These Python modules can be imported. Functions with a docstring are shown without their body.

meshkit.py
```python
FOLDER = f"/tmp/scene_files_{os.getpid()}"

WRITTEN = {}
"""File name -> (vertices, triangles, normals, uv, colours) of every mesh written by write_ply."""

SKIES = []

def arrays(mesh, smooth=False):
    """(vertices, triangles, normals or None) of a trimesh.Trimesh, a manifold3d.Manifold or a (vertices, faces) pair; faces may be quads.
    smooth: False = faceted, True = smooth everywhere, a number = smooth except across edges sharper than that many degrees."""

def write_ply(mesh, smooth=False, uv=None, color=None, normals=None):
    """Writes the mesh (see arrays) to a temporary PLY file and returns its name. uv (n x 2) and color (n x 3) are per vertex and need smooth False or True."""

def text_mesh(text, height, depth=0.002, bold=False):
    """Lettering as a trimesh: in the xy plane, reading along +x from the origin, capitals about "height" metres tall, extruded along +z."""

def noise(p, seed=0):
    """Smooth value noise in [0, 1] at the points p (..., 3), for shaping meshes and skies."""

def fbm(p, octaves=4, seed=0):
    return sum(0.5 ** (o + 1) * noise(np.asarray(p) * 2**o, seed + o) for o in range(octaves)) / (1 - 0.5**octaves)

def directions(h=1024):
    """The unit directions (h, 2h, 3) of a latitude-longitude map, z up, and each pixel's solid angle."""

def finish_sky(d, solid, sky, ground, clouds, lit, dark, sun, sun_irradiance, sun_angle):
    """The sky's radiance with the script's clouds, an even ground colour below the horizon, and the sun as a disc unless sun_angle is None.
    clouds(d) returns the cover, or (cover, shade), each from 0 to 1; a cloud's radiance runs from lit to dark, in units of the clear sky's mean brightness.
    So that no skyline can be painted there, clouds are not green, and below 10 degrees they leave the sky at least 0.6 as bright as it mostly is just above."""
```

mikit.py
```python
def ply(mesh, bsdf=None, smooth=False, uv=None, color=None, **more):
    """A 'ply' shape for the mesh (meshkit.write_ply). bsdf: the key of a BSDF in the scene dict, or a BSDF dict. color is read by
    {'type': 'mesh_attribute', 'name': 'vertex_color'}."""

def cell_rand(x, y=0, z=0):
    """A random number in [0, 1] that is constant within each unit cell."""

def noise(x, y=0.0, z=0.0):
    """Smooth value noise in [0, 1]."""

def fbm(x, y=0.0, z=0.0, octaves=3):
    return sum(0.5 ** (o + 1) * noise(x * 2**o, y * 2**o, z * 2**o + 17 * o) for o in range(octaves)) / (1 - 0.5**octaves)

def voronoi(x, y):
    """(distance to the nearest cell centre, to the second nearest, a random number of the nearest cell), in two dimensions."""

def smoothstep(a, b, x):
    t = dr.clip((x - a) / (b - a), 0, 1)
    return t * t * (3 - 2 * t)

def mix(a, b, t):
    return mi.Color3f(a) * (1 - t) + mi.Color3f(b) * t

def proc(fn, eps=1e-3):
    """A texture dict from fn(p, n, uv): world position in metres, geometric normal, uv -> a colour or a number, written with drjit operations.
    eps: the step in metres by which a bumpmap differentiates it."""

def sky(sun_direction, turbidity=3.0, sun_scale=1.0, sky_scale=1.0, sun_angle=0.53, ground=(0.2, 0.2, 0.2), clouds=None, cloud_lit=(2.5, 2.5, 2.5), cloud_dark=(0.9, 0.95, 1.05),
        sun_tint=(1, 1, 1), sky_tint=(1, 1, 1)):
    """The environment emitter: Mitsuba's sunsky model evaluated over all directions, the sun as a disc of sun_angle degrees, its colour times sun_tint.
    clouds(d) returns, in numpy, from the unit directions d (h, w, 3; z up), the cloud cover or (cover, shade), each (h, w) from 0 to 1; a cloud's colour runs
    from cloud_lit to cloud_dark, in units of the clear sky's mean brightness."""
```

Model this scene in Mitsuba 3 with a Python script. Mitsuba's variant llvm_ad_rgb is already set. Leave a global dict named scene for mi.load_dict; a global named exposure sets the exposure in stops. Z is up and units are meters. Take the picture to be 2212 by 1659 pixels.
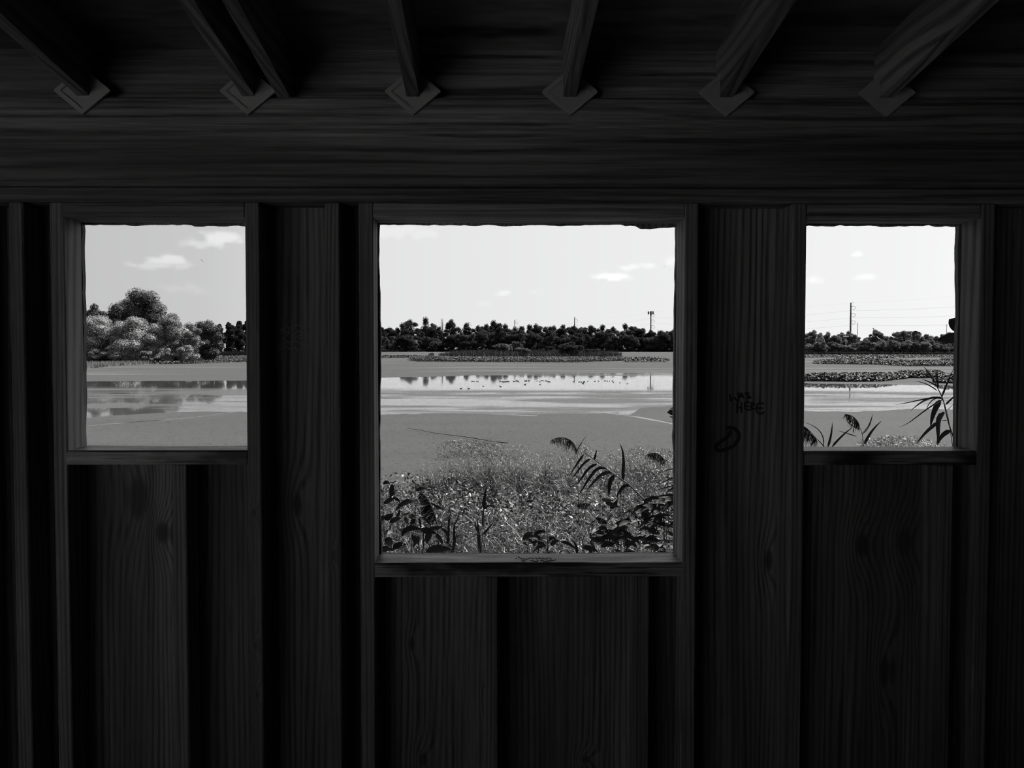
import math
import numpy as np
import trimesh
import shapely
from shapely.geometry import Polygon, box as sbox
from shapely.ops import unary_union
import drjit as dr
import mitsuba as mi
import mikit
import meshkit

T = mi.ScalarTransform4f
scene, labels = {}, {}

# ------------------------------------------------------------------ camera
CZ = 3.40                      # eye height above the pond
F = 1640.0                     # focal length in pixels of the 2212 x 1659 frame
W_, H_ = 2212, 1659
PPX, PPY = 1070.0, 798.0       # principal point
YAW, PITCH = math.atan(13 / F), math.atan(48 / F)
fwd = np.array([math.sin(YAW) * math.cos(PITCH), math.cos(YAW) * math.cos(PITCH), -math.sin(PITCH)])
right = np.array([math.cos(YAW), -math.sin(YAW), 0.0])
up = np.cross(right, fwd)
EYE = np.array([0, 0, CZ])
scene['camera'] = {
    'type': 'perspective', 'fov': math.degrees(2 * math.atan(W_ / 2 / F)), 'fov_axis': 'x',
    'principal_point_offset_x': (W_ / 2 - PPX) / W_, 'principal_point_offset_y': (H_ / 2 - PPY) / H_,
    'near_clip': 0.05, 'far_clip': 5000.0,
    'to_world': T().look_at(origin=EYE.tolist(), target=(EYE + fwd).tolist(), up=[0, 0, 1])}


def ray(px, py):
    d = fwd * F + right * (px - PPX) - up * (py - PPY)
    return d / d[1]            # per metre of depth along +y


def aty(px, py, Y):            # where the sight line through a pixel meets the plane y = Y
    return EYE + ray(px, py) * Y


def atz(px, py, Z):            # ... and where it meets the level z = Z
    d = ray(px, py)
    return EYE + d * ((Z - CZ) / d[2])


# ------------------------------------------------------------------ sky and sun
SUN_AZ, SUN_EL = math.radians(66), math.radians(48)
SUN = [math.cos(SUN_EL) * math.sin(SUN_AZ), math.cos(SUN_EL) * math.cos(SUN_AZ), math.sin(SUN_EL)]
CLOUDS = [  # azimuth and elevation taken from these sight lines, half sizes in degrees, strength
    (362, 562, 1.5, .36, .75), (335, 574, 1.8, .30, .45), (395, 574, .9, .35, .35), (478, 517, 2.0, .50, .85), (440, 527, 1.6, .40, .5), (390, 626, 1.6, .5, .16),
    (850, 500, 2.2, .7, .30), (905, 505, 1.6, .5, .25), (1318, 600, 1.5, .36, 1.0), (1360, 578, 1.0, .28, .75), (1395, 574, .9, .22, .55),
    (1086, 633, .75, .22, .55), (1153, 631, .4, .22, .25), (1046, 657, .5, .2, .2), (1462, 566, .8, .4, .5),
    (1847, 550, .45, .2, .9), (1872, 600, .75, .2, .6), (1756, 607, .7, .28, .7)]


def clouds(d):
    az, el = np.degrees(np.arctan2(d[..., 0], d[..., 1])), np.degrees(np.arcsin(np.clip(d[..., 2], -1, 1)))
    h = np.maximum(np.hypot(d[..., 0], d[..., 1]), 1e-6)
    c = (d[..., 0] * SUN[0] + d[..., 1] * SUN[1]) / h / math.hypot(SUN[0], SUN[1])
    c = c * np.cos(np.radians(el)) ** 0.5
    bright = np.interp(c, [-1, -.14, .06, .27, .62, .79, .93, 1], [.46, .53, .575, .765, .845, .89, 1.0, 1.1])
    q = np.stack([az * 1.5, el * 2.6, az * 0 + 3.1], -1)
    n = meshkit.fbm(q, 4, 5)
    fluff = np.zeros_like(az)
    for px, py, a, b, s in CLOUDS:
        r = ray(px, py)
        a0, e0 = math.degrees(math.atan2(r[0], r[1])), math.degrees(math.atan2(r[2], math.hypot(r[0], r[1])))
        g = 1 - np.sqrt(((az - a0) / a) ** 2 + ((el - e0) / np.where(el > e0, b, b * .8)) ** 2)
        fluff = np.maximum(fluff, s * np.clip((g * .9 + 2.2 * (n - .47)) * 2.0, 0, 1) * np.clip(1.6 * g + .6, 0, 1))
    wide = np.clip(meshkit.fbm(np.stack([az * .08, el * .3, az * 0 + 9], -1), 4, 11) - .5, 0, 1) * np.clip((el - 16) / 10, 0, 1)
    bright = bright + .17 * fluff * (1.35 - bright) / .5 + .5 * wide
    return np.ones_like(az), np.clip((1.3 - bright) / .9, 0, 1)


scene['sky'] = mikit.sky(SUN, turbidity=3.0, sun_scale=.85, ground=(.07, .07, .07), clouds=clouds,
                         cloud_lit=(1.3, 1.3, 1.3), cloud_dark=(.4, .4, .4), sun_tint=(1.0, 1.20, 1.58))
exposure = 3.6

# ------------------------------------------------------------------ helpers
used = {}


def numbered(name):
    n = used.get(name, 0)
    used[name] = n + 1
    return name if n == 0 else f'{name}_{n:03d}'


def put(key, mesh, bsdf, smooth=False, **kw):
    scene[key] = mikit.ply(mesh, bsdf, smooth, **kw)
    return key


def thing(name, label=None, category=None, group=None, kind=None):
    key = numbered(name)
    d = {}
    if label: d['label'] = label
    if category: d['category'] = category
    if group: d['group'] = group
    if kind: d['kind'] = kind
    labels[key] = d
    return key


def part(parent, name, mesh, bsdf, smooth=False, label=None, **kw):
    key = numbered(f'{parent}__{name}')
    put(key, mesh, bsdf, smooth, **kw)
    if label: labels[key] = {'label': label}
    return key


def cat(ms):
    vs, fs, n = [], [], 0
    for v, f in ms:
        vs.append(np.asarray(v, float)); fs.append(np.asarray(f, int) + n); n += len(v)
    return np.vstack(vs), np.vstack(fs)


def vf(m):
    return np.array(m.vertices), np.array(m.faces)


def cbox(x0, x1, y0, y1, z0, z1, c=.003):
    P = []
    for sx, ax in ((1, x0), (-1, x1)):
        for sy, ay in ((1, y0), (-1, y1)):
            for sz, az in ((1, z0), (-1, z1)):
                P += [(ax, ay + sy * c, az + sz * c), (ax + sx * c, ay, az + sz * c), (ax + sx * c, ay + sy * c, az)]
    return vf(trimesh.convex.convex_hull(np.array(P)))


def tube(pts, radii, n=5, cap=True):
    pts = np.asarray(pts, float); m = len(pts)
    radii = np.broadcast_to(np.asarray(radii, float), (m,))
    t = np.gradient(pts, axis=0); t /= np.linalg.norm(t, axis=1, keepdims=True) + 1e-12
    ref = np.array([0, 0, 1.0]) if abs(t[:, 2]).mean() < .8 else np.array([1.0, 0, 0])
    a = np.cross(t, ref); a /= np.linalg.norm(a, axis=1, keepdims=True) + 1e-12
    b = np.cross(t, a)
    ang = np.arange(n) * 2 * np.pi / n
    v = (pts[:, None] + radii[:, None, None] * (np.cos(ang)[None, :, None] * a[:, None] + np.sin(ang)[None, :, None] * b[:, None])).reshape(-1, 3)
    f = []
    for i in range(m - 1):
        for j in range(n):
            k = (j + 1) % n
            f += [(i * n + j, i * n + k, (i + 1) * n + k), (i * n + j, (i + 1) * n + k, (i + 1) * n + j)]
    if cap:
        for j in range(1, n - 1):
            f += [(0, j + 1, j), ((m - 1) * n, (m - 1) * n + j, (m - 1) * n + j + 1)]
    return v, np.array(f)


def curve(pts, n=10):
    """A smooth line through the points."""
    pts = np.asarray(pts, float)
    if len(pts) == 2:
        return pts[0] + (pts[1] - pts[0]) * np.linspace(0, 1, n)[:, None]
    from scipy.interpolate import CubicSpline
    s = np.r_[0, np.cumsum(np.linalg.norm(np.diff(pts, axis=0), axis=1))]
    u = np.linspace(0, s[-1], n)
    return CubicSpline(s, pts)(u)


def extrude(poly, y0, y1):
    """A polygon drawn in (x, z) becomes a board between y0 and y1."""
    ms = []
    for g in getattr(poly, 'geoms', [poly]):
        m = trimesh.creation.extrude_polygon(g, y1 - y0, engine='earcut')
        v = np.array(m.vertices)
        ms.append((np.stack([v[:, 0], v[:, 2] + y0, v[:, 1]], -1), np.array(m.faces)[:, ::-1]))
    return cat(ms)


# ------------------------------------------------------------------ materials
def grey(x):
    return {'type': 'rgb', 'value': [x, x, x]}


def wood(axis, ring, lo, hi, knots=(), seed=0.0, stretch=9.0):
    """Grain along z ('z') or along x ('x'): growth rings cut by the board, fine pores and dark knots."""
    def fn(p, n, uv):
        a, l = {'z': (p.x + .35 * p.y, p.z), 'x': (p.z + .35 * p.y, p.x), 'y': (p.x + .6 * p.z, p.y), 's': (p.y + .6 * p.z, p.x)}[axis]
        ph = a + .07 * (mikit.fbm(a * 3.2 + seed, l * 3.2 / stretch + seed, 0.0, 3) - .5)
        dark = mi.Float(0)
        for kx, kz, sx, sz, amp in knots:
            g = dr.exp(-dr.square((p.x - kx) / sx) - dr.square((p.z - kz) / sz))
            ph = ph + amp * g
            dark = dark + mikit.smoothstep(.78, .97, g)
        wob = 3.2 * mikit.fbm(a * 8 + seed, l * .7, seed, 3) + .5 * mikit.noise(a * 90, l * 3.0, seed)
        r = .5 + .5 * dr.sin(2 * math.pi * (ring * ph + wob))
        r = mikit.smoothstep(.0, .75, r)
        pores = mikit.noise(a * 420, l * 16, seed)
        fine = mikit.noise(a * 130, l * 2.2, seed + 2)
        broad = mikit.fbm(a * 11 + seed, l * .9, 3.0 + seed, 3)
        v = dr.clip((.30 + .38 * r * (.3 + 1.4 * mikit.noise(a * 14, l * .8, seed + 6)) + .6 * (fine - .5) + .4 * (pores - .5)) * (-.25 + 2.5 * broad), 0, 1.3)
        v = v * (1 - .85 * dr.minimum(dark, 1))
        return mi.Color3f(lo + (hi - lo) * v)
    return mikit.proc(fn)


def pxy(px, py, Y=2.12):
    q = aty(px, py, Y)
    return float(q[0]), float(q[2])


WALL_Y, STUD_D, SIDE_T = 2.03, .089, .015
SIDE_Y = WALL_Y + STUD_D
OUT_Y = SIDE_Y + SIDE_T
KN = [(*pxy(1952, 1172), .055, .10, .050), (*pxy(1862, 1178), .05, .09, .045), (*pxy(352, 1150), .05, .08, .05), (*pxy(300, 1075), .07, .16, -.05),
      (*pxy(1056, 1505), .018, .035, .03), (*pxy(1265, 1640), .03, .03, .03), (*pxy(1910, 1450), .035, .12, .04), (*pxy(642, 1090), .035, .09, .03),
      (*pxy(915, 1640), .03, .05, .03), (*pxy(890, 1390), .02, .05, .02), (*pxy(1660, 1210), .03, .08, .03), (*pxy(2000, 1360), .03, .06, .03)]


def rough(color, r=.75, spec=.25):
    return {'type': 'twosided', 'bsdf': {'type': 'principled', 'base_color': color, 'roughness': r, 'specular': spec}}


scene['siding_wood'] = rough(wood('z', 62.0, 0.04, 0.185, KN, 1.7))
KS = [(*pxy(548, 1108, WALL_Y), .014, .03, .02), (*pxy(552, 1395, WALL_Y), .012, .03, .02), (*pxy(556, 1500, WALL_Y), .014, .03, .02), (*pxy(720, 1200, WALL_Y), .012, .03, .015)]
scene['stud_wood'] = rough(wood('z', 85.0, .05, .17, KS, 7.3, 14.0))
scene['beam_wood'] = rough(wood('x', 30.0, 0.04, 0.185, (), 4.1, 12.0))


def worn_sill(p, n, uv):      # weathered flat timber: dark stains and scuffed pale patches along the grain
    grain = mikit.noise(p.x * 9, (p.y + p.z) * 420, 2.0)
    patch = mikit.fbm(p.x * 6, (p.y + .5 * p.z) * 34, 3.0, 4)
    crack = mikit.smoothstep(.62, .72, mikit.fbm(p.x * 5, (p.y + p.z) * 110, 8.0, 3))
    return mi.Color3f((.018 + .19 * mikit.smoothstep(.34, .72, patch)) * (.55 + .8 * grain) * (1 - .7 * crack))


scene['sill_wood'] = rough(mikit.proc(worn_sill), .5, .3)
scene['frame_wood'] = rough(wood('x', 45.0, 0.04, 0.185, (), 2.2, 12.0))
scene['rafter_wood'] = rough(wood('y', 40.0, 0.04, 0.185, (), 5.5, 2.0))
scene['dark_boards'] = rough(wood('x', 25.0, 0.04, 0.185, (), 8.8, 10.0))
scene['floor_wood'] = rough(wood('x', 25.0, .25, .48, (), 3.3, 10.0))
scene['plate_metal'] = rough(grey(.24), .6, .4)
scene['ink'] = rough(grey(.006), .7, .3)
scene['faded_ink'] = rough(grey(.028), .8, .2)
scene['scratch'] = rough(grey(.16), .8, .2)
scene['pale_deck'] = rough(grey(.45), .8, .2)

# ------------------------------------------------------------------ the shelter
FLOOR_Z = CZ - 1.52
XL, XR, YB = -4.6, 3.4, -2.0
BEAM_TOP = aty(1106, 211, WALL_Y)[2]
BEAM_BOT = aty(1106, 405, WALL_Y)[2]
PLATE_BOT = aty(1106, 438, WALL_Y)[2]
HEAD_BOT = aty(1106, 471, WALL_Y)[2]
SLOPE = .155


def roof_z(y):
    return BEAM_TOP + SLOPE * (WALL_Y - y)


wf = thing('wall_front', 'stud-framed timber front wall with three unglazed window openings', kind='structure')
win = {}
EDGE = {'1': (147, 537, 973, 966), '2': (809, 1475, 1215.5, 1197), '3': (1734, 2104, 974, 965)}   # jamb faces and sill lines, at py 1300 or as seen
SX = lambda px: aty(px, 1300, WALL_Y)[0]
openings = []
rng = np.random.default_rng(11)
for k, (a, b, s, _) in EDGE.items():
    x0, x1 = SX(a), SX(b)
    zs = aty((a + b) / 2, s, WALL_Y)[2]
    win[k] = (x0, x1, zs)
    # the saw-cut edge of the siding round the opening, a little uneven
    n = 60
    tx = np.linspace(x0 + .001, x1 - .001, n)
    top = HEAD_BOT - .003 + .004 * (meshkit.noise(np.stack([tx * 14, tx * 0 + float(k) * 7, tx * 0], -1)) - .6) - .004 * (meshkit.noise(np.stack([tx * 60, tx * 0 + float(k), tx * 0], -1), 3) - .4)
    if k == '2':
        top = top - np.where(tx > x0 + .87 * (x1 - x0), .007, 0)
    if k == '1':
        top = top - np.where(tx > x0 + .64 * (x1 - x0), .003, 0)
    tz = np.linspace(HEAD_BOT - .004, zs + .002, 40)
    lx = x0 + .003 + .006 * (meshkit.noise(np.stack([tz * 6, tz * 0 + 20 + float(k), tz * 0], -1)) - .2) + .003 * (meshkit.noise(np.stack([tz * 40, tz * 0 + float(k), tz * 0], -1)) - .5)
    rx = x1 - .003 - .006 * (meshkit.noise(np.stack([tz * 6, tz * 0 + 40 + float(k), tz * 0], -1)) - .2) - .003 * (meshkit.noise(np.stack([tz * 40, tz * 0 + 9 + float(k), tz * 0], -1)) - .5)
    bx = np.linspace(x1, x0, 40)
    bz = zs - .002 + .006 * (meshkit.noise(np.stack([bx * 5, bx * 0 + 60 + float(k), bx * 0], -1)) - .55)
    ring = np.vstack([np.stack([tx, top], -1), np.stack([rx, tz], -1), np.stack([bx, bz], -1), np.stack([lx[::-1], tz[::-1]], -1)])
    openings.append(Polygon(ring).buffer(0))
hole = unary_union(openings)
cuts = [XL, SX(-262), SX(723), SX(1718), XR]
for a, b in zip(cuts[:-1], cuts[1:]):
    part(wf, 'siding_panel', extrude(sbox(a + .0015, FLOOR_Z - .15, b - .0015, BEAM_TOP).difference(hole), SIDE_Y, OUT_Y), 'siding_wood')
full = [-170, -50, 49, 136, 552, 723, 794, 1488, 1718, 2120, 2300, 2460]
for px in full:
    x = SX(px)
    part(wf, 'stud', cbox(x - .019, x + .019, WALL_Y, SIDE_Y, FLOOR_Z + .038, PLATE_BOT), 'stud_wood')
for px, k in ((390, '1'), (1060, '2'), (1388, '2'), (2040, '3')):
    x = SX(px)
    part(wf, 'cripple_stud', cbox(x - .019, x + .019, WALL_Y, SIDE_Y, FLOOR_Z + .038, win[k][2] - .0385), 'stud_wood')
part(wf, 'beam', cbox(XL, XR, WALL_Y - .004, WALL_Y + .075, BEAM_BOT + .002, BEAM_TOP, .006), 'beam_wood')
part(wf, 'top_plate', cbox(XL, XR, WALL_Y, SIDE_Y, PLATE_BOT + .001, BEAM_BOT, .004), 'beam_wood')
part(wf, 'bottom_plate', cbox(XL, XR, WALL_Y, SIDE_Y, FLOOR_Z, FLOOR_Z + .037, .004), 'beam_wood')
part(wf, 'blocking', cbox(XL, XR, WALL_Y + .03, WALL_Y + .07, BEAM_TOP, roof_z(WALL_Y) + .138, .002), 'dark_boards')
names = {'1': 'small unglazed window opening left of the wide one, looking to the leafy shore trees',
         '2': 'wide unglazed window opening in the middle of the wall, above the marsh grass',
         '3': 'small unglazed window opening at the right, with reeds and a power pylon beyond'}
for k, (x0, x1, zs) in win.items():
    w = thing(f'window_{k}', names[k], kind='structure')
    n = 48
    # the sill: worn along its front edge
    xs = np.linspace(x0 + .001, x1 - .001, n)
    wear = .0035 * meshkit.fbm(np.stack([xs * 6, xs * 0 + float(k), xs * 0], -1), 3) if k != '1' else .002 * meshkit.fbm(np.stack([xs * 6, xs * 0, xs * 0], -1), 3)
    prof = lambda i: [(WALL_Y, zs - .038), (WALL_Y, zs - .004 - wear[i]), (WALL_Y + .005, zs - wear[i] * .5), (WALL_Y + .05, zs), (SIDE_Y, zs), (SIDE_Y, zs - .038)]
    V = np.array([[(xs[i], y, z) for y, z in prof(i)] for i in range(n)]).reshape(-1, 3)
    Fq = []
    for i in range(n - 1):
        for j in range(6):
            a, b = i * 6 + j, i * 6 + (j + 1) % 6
            Fq += [(a, a + 6, b + 6), (a, b + 6, b)]
    for j in range(1, 5):
        Fq += [(0, j, j + 1), ((n - 1) * 6, (n - 1) * 6 + j + 1, (n - 1) * 6 + j)]
    part(w, 'sill', (V, np.array(Fq)[:, ::-1]), 'sill_wood', label='pale worn flat timber sill')
    part(w, 'header', cbox(x0 + .0008, x1 - .0008, WALL_Y, SIDE_Y, HEAD_BOT, PLATE_BOT, .003), 'frame_wood', label='flat timber header over the opening')

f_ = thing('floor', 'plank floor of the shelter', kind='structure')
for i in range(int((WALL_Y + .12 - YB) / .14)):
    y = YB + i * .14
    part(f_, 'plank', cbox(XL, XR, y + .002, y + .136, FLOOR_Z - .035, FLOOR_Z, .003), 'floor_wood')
wl = thing('wall_left', 'boarded left wall of the shelter', kind='structure')
wr = thing('wall_right', 'boarded right wall of the shelter', kind='structure')
wb = thing('wall_rear', 'boarded rear wall of the shelter with a doorway', kind='structure')


def side_poly(x, YB=YB):
    v = [(x, YB, FLOOR_Z - .15), (x, OUT_Y, FLOOR_Z - .15), (x, OUT_Y, roof_z(OUT_Y) + .14), (x, YB, roof_z(YB) + .14)]
    w = [(a + .02, b, c) for a, b, c in v]
    return np.array(v + w), np.array([(0, 1, 2), (0, 2, 3), (4, 6, 5), (4, 7, 6), (0, 4, 5), (0, 5, 1), (1, 5, 6), (1, 6, 2), (2, 6, 7), (2, 7, 3), (3, 7, 4), (3, 4, 0)])


lv = extrude(sbox(YB, FLOOR_Z - .15, OUT_Y, roof_z(OUT_Y) + .14).union(Polygon([(YB, FLOOR_Z), (OUT_Y, FLOOR_Z), (OUT_Y, roof_z(OUT_Y) + .14), (YB, roof_z(YB) + .14)])).difference(sbox(YB - .1, FLOOR_Z, .6, FLOOR_Z + 1.42)), XL, XL + .02)
put(wl, (lv[0][:, [1, 0, 2]], lv[1][:, ::-1]), 'dark_boards'); put(wr, side_poly(XR - .02), 'dark_boards')
DOOR = sbox(XL - .1, FLOOR_Z, -1.3, FLOOR_Z + 1.42)
put(wb, extrude(sbox(XL, FLOOR_Z - .15, XR, roof_z(YB) + .14).difference(DOOR), YB, YB + .02), 'dark_boards')
ce = thing('ceiling', 'dark sloping roof boards above the rafters', kind='structure')
ya, yb = YB - .35, OUT_Y + .55
V = np.array([(x, y, roof_z(y) + .14 + t) for t in (0, .03) for x in (XL - .3, XR + .3) for y in (ya, yb)])
put(ce, (V, np.array([(0, 1, 3), (0, 3, 2), (4, 7, 5), (4, 6, 7), (0, 4, 5), (0, 5, 1), (2, 3, 7), (2, 7, 6), (0, 2, 6), (0, 6, 4), (1, 5, 7), (1, 7, 3)])), 'dark_boards')

bw = thing('boardwalk', 'pale sunlit boardwalk behind the shelter', kind='structure')
put(bw, cbox(-14, -2.2, -11, YB - .05, FLOOR_Z - .12, FLOOR_Z - .04), 'pale_deck')
RAFT = [(152, 'leftmost sloping rafter, running into the upper left corner'), (530, 'left rafter of the close pair above the left window'),
        (606, 'right rafter of the close pair, without a diamond plate'), (890, 'rafter with a diamond plate left of the wide window\'s middle'),
        (1233, 'rafter with a diamond plate right of the wide window\'s middle'), (1575, 'rafter with a diamond plate between wide and right window'),
        (1925, 'rightmost sloping rafter, running up to the upper right')]
for i, (px, lab) in enumerate(RAFT):
    x = aty(px, 180, WALL_Y - .03)[0] + (.0 if i else .02)
    k = thing('roof_rafter', lab, 'rafter', 'rafters under the roof')
    w = .0165
    V = np.array([(x + sx * w, y, roof_z(y) + t) for t in (0, .139) for sx in (-1, 1) for y in (YB + .03, WALL_Y + .028)])
    part(k, 'timber', (V, np.array([(0, 3, 1), (0, 2, 3), (4, 5, 7), (4, 7, 6), (0, 1, 5), (0, 5, 4), (2, 7, 3), (2, 6, 7), (0, 6, 2), (0, 4, 6), (1, 3, 7), (1, 7, 5)])), 'rafter_wood')
    if i != 2:
        r = .069
        z0 = BEAM_TOP + .012
        dia = Polygon([(x - r, z0), (x, z0 - r * .83), (x + r, z0), (x, z0 + r * .83)]).buffer(.004)
        inner = dia.buffer(-.012)
        slot = sbox(x - w - .001, BEAM_TOP - .0005, x + w + .001, BEAM_TOP + .2)
        part(k, 'tie_plate', extrude(dia.difference(slot), WALL_Y - .009, WALL_Y - .0045), 'plate_metal', label='diamond-shaped metal tie plate')
        part(k, 'plate_rim', extrude(dia.difference(inner).difference(slot), WALL_Y - .013, WALL_Y - .009), 'plate_metal')


# ------------------------------------------------------------------ drawings and writing on the wood
def stroke(pts, w, Y, n=14):
    """A drawn line on the wall plane y = Y (seen from inside)."""
    c = curve([pxy(px, py, Y) for px, py in pts], n)
    g = shapely.LineString(c).buffer(w, cap_style='round', quad_segs=2)
    return extrude(g, Y - .0008, Y)


Z2 = lambda pts: [(590 + a / 20.73, 690 + b / 20.73) for a, b in pts]
snail = [Z2(p) for p in (
    [(850, 930), (840, 600), (840, 420), (950, 300), (1180, 260), (1400, 380), (1520, 650), (1500, 900), (1420, 1000)],
    [(985, 900), (990, 650), (1040, 570), (1180, 510), (1320, 600), (1310, 740), (1210, 850), (1110, 810), (1170, 700), (1270, 730)],
    [(480, 860), (590, 930), (690, 1040), (850, 980), (980, 970), (1200, 1070), (1380, 1130), (1500, 1210)],
    [(1600, 1110), (1550, 1230), (1530, 1310), (1420, 1280)], [(500, 520), (520, 340), (600, 280), (700, 400), (690, 560), (530, 520)],
    [(470, 540), (340, 470), (290, 560), (390, 630), (490, 560)], [(530, 560), (540, 660), (620, 700), (700, 590)], [(400, 380), (340, 460), (420, 520)],
    [(480, 740), (420, 860), (410, 900)], [(300, 960), (290, 1080), (370, 1120), (480, 1090), (550, 980)], [(260, 1200), (320, 1310), (420, 1320), (490, 1240)],
    [(590, 1230), (680, 1290), (760, 1330), (960, 1270), (1070, 1350), (1140, 1430)])]
part(wf, 'snail_drawing', cat([stroke(p, .0011, SIDE_Y) for p in snail]), 'scratch', label='faint pale snail drawing scratched into the siding')
Z3 = lambda pts: [(1540 + a / 9.757, 820 + b / 9.757) for a, b in pts]
here = [Z3(p) for p in (
    [(360, 330), (400, 430), (440, 380), (490, 420), (530, 270)], [(560, 380), (600, 290), (640, 380)], [(570, 350), (630, 350)], [(760, 290), (690, 300), (740, 340), (790, 370), (710, 390)],
    [(510, 500), (510, 680)], [(600, 490), (600, 690)], [(510, 590), (600, 590)], [(760, 480), (690, 480), (690, 620), (770, 630)], [(690, 560), (750, 560)],
    [(810, 490), (810, 640)], [(810, 490), (870, 520), (810, 560), (870, 620)], [(1060, 510), (950, 510), (940, 690), (1070, 690)], [(940, 600), (1040, 600)])]
part(wf, 'graffiti_writing', cat([stroke(p, .0026, SIDE_Y) for p in here]), 'faded_ink', label='dark handwritten words WAS HERE')
part(wf, 'graffiti_loop', cat([stroke(Z3(p), .005, SIDE_Y, 30) for p in ([(300, 1020), (480, 1050), (550, 1180), (500, 1320), (380, 1430), (250, 1470), (150, 1500), (60, 1450), (110, 1350), (250, 1250), (350, 1150), (370, 1090)],)]), 'faded_ink', label='dark scrawled loop')


def sill_stroke(pts, w, zs):
    c = curve([tuple(atz(px, py, zs)[:2]) for px, py in pts], 10)
    g = shapely.LineString(c).buffer(w, quad_segs=2)
    ms = []
    m = trimesh.creation.extrude_polygon(g, .0008, engine='earcut')
    v = np.array(m.vertices); v[:, 2] += zs
    return v, np.array(m.faces)


Z1 = lambda pts: [(1100 + a / 18.43, 1190 + b / 18.43) for a, b in pts]
zs2 = win['2'][2]
marks = [([(370, 245), (450, 290), (540, 330)], .0022), ([(590, 305), (690, 330), (760, 310), (830, 280)], .002), ([(890, 285), (930, 300), (970, 310)], .002), ([(1060, 280), (1090, 320)], .002),
         ([(1160, 300), (1200, 275), (1240, 300)], .002), ([(1300, 320), (1340, 285), (1380, 320)], .002), ([(1440, 320), (1500, 285), (1590, 280), (1650, 335)], .0014),
         ([(500, 385), (580, 390), (640, 375)], .0022), ([(570, 380), (575, 415)], .0018), ([(860, 375), (960, 400), (1030, 410), (1150, 380)], .0016), ([(1250, 385), (1330, 385), (1400, 410), (1470, 405)], .0016),
         ([(1480, 335), (1580, 380), (1640, 390), (1760, 375), (1860, 345)], .0014), ([(1640, 390), (1560, 420), (1490, 440)], .0012), ([(255, 300), (300, 285)], .0016)]
part('window_2', 'sill_writing', cat([sill_stroke(Z1(p), w, zs2) for p, w in marks]), 'ink', label='dark hand-inked lettering on the sill')

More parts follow.
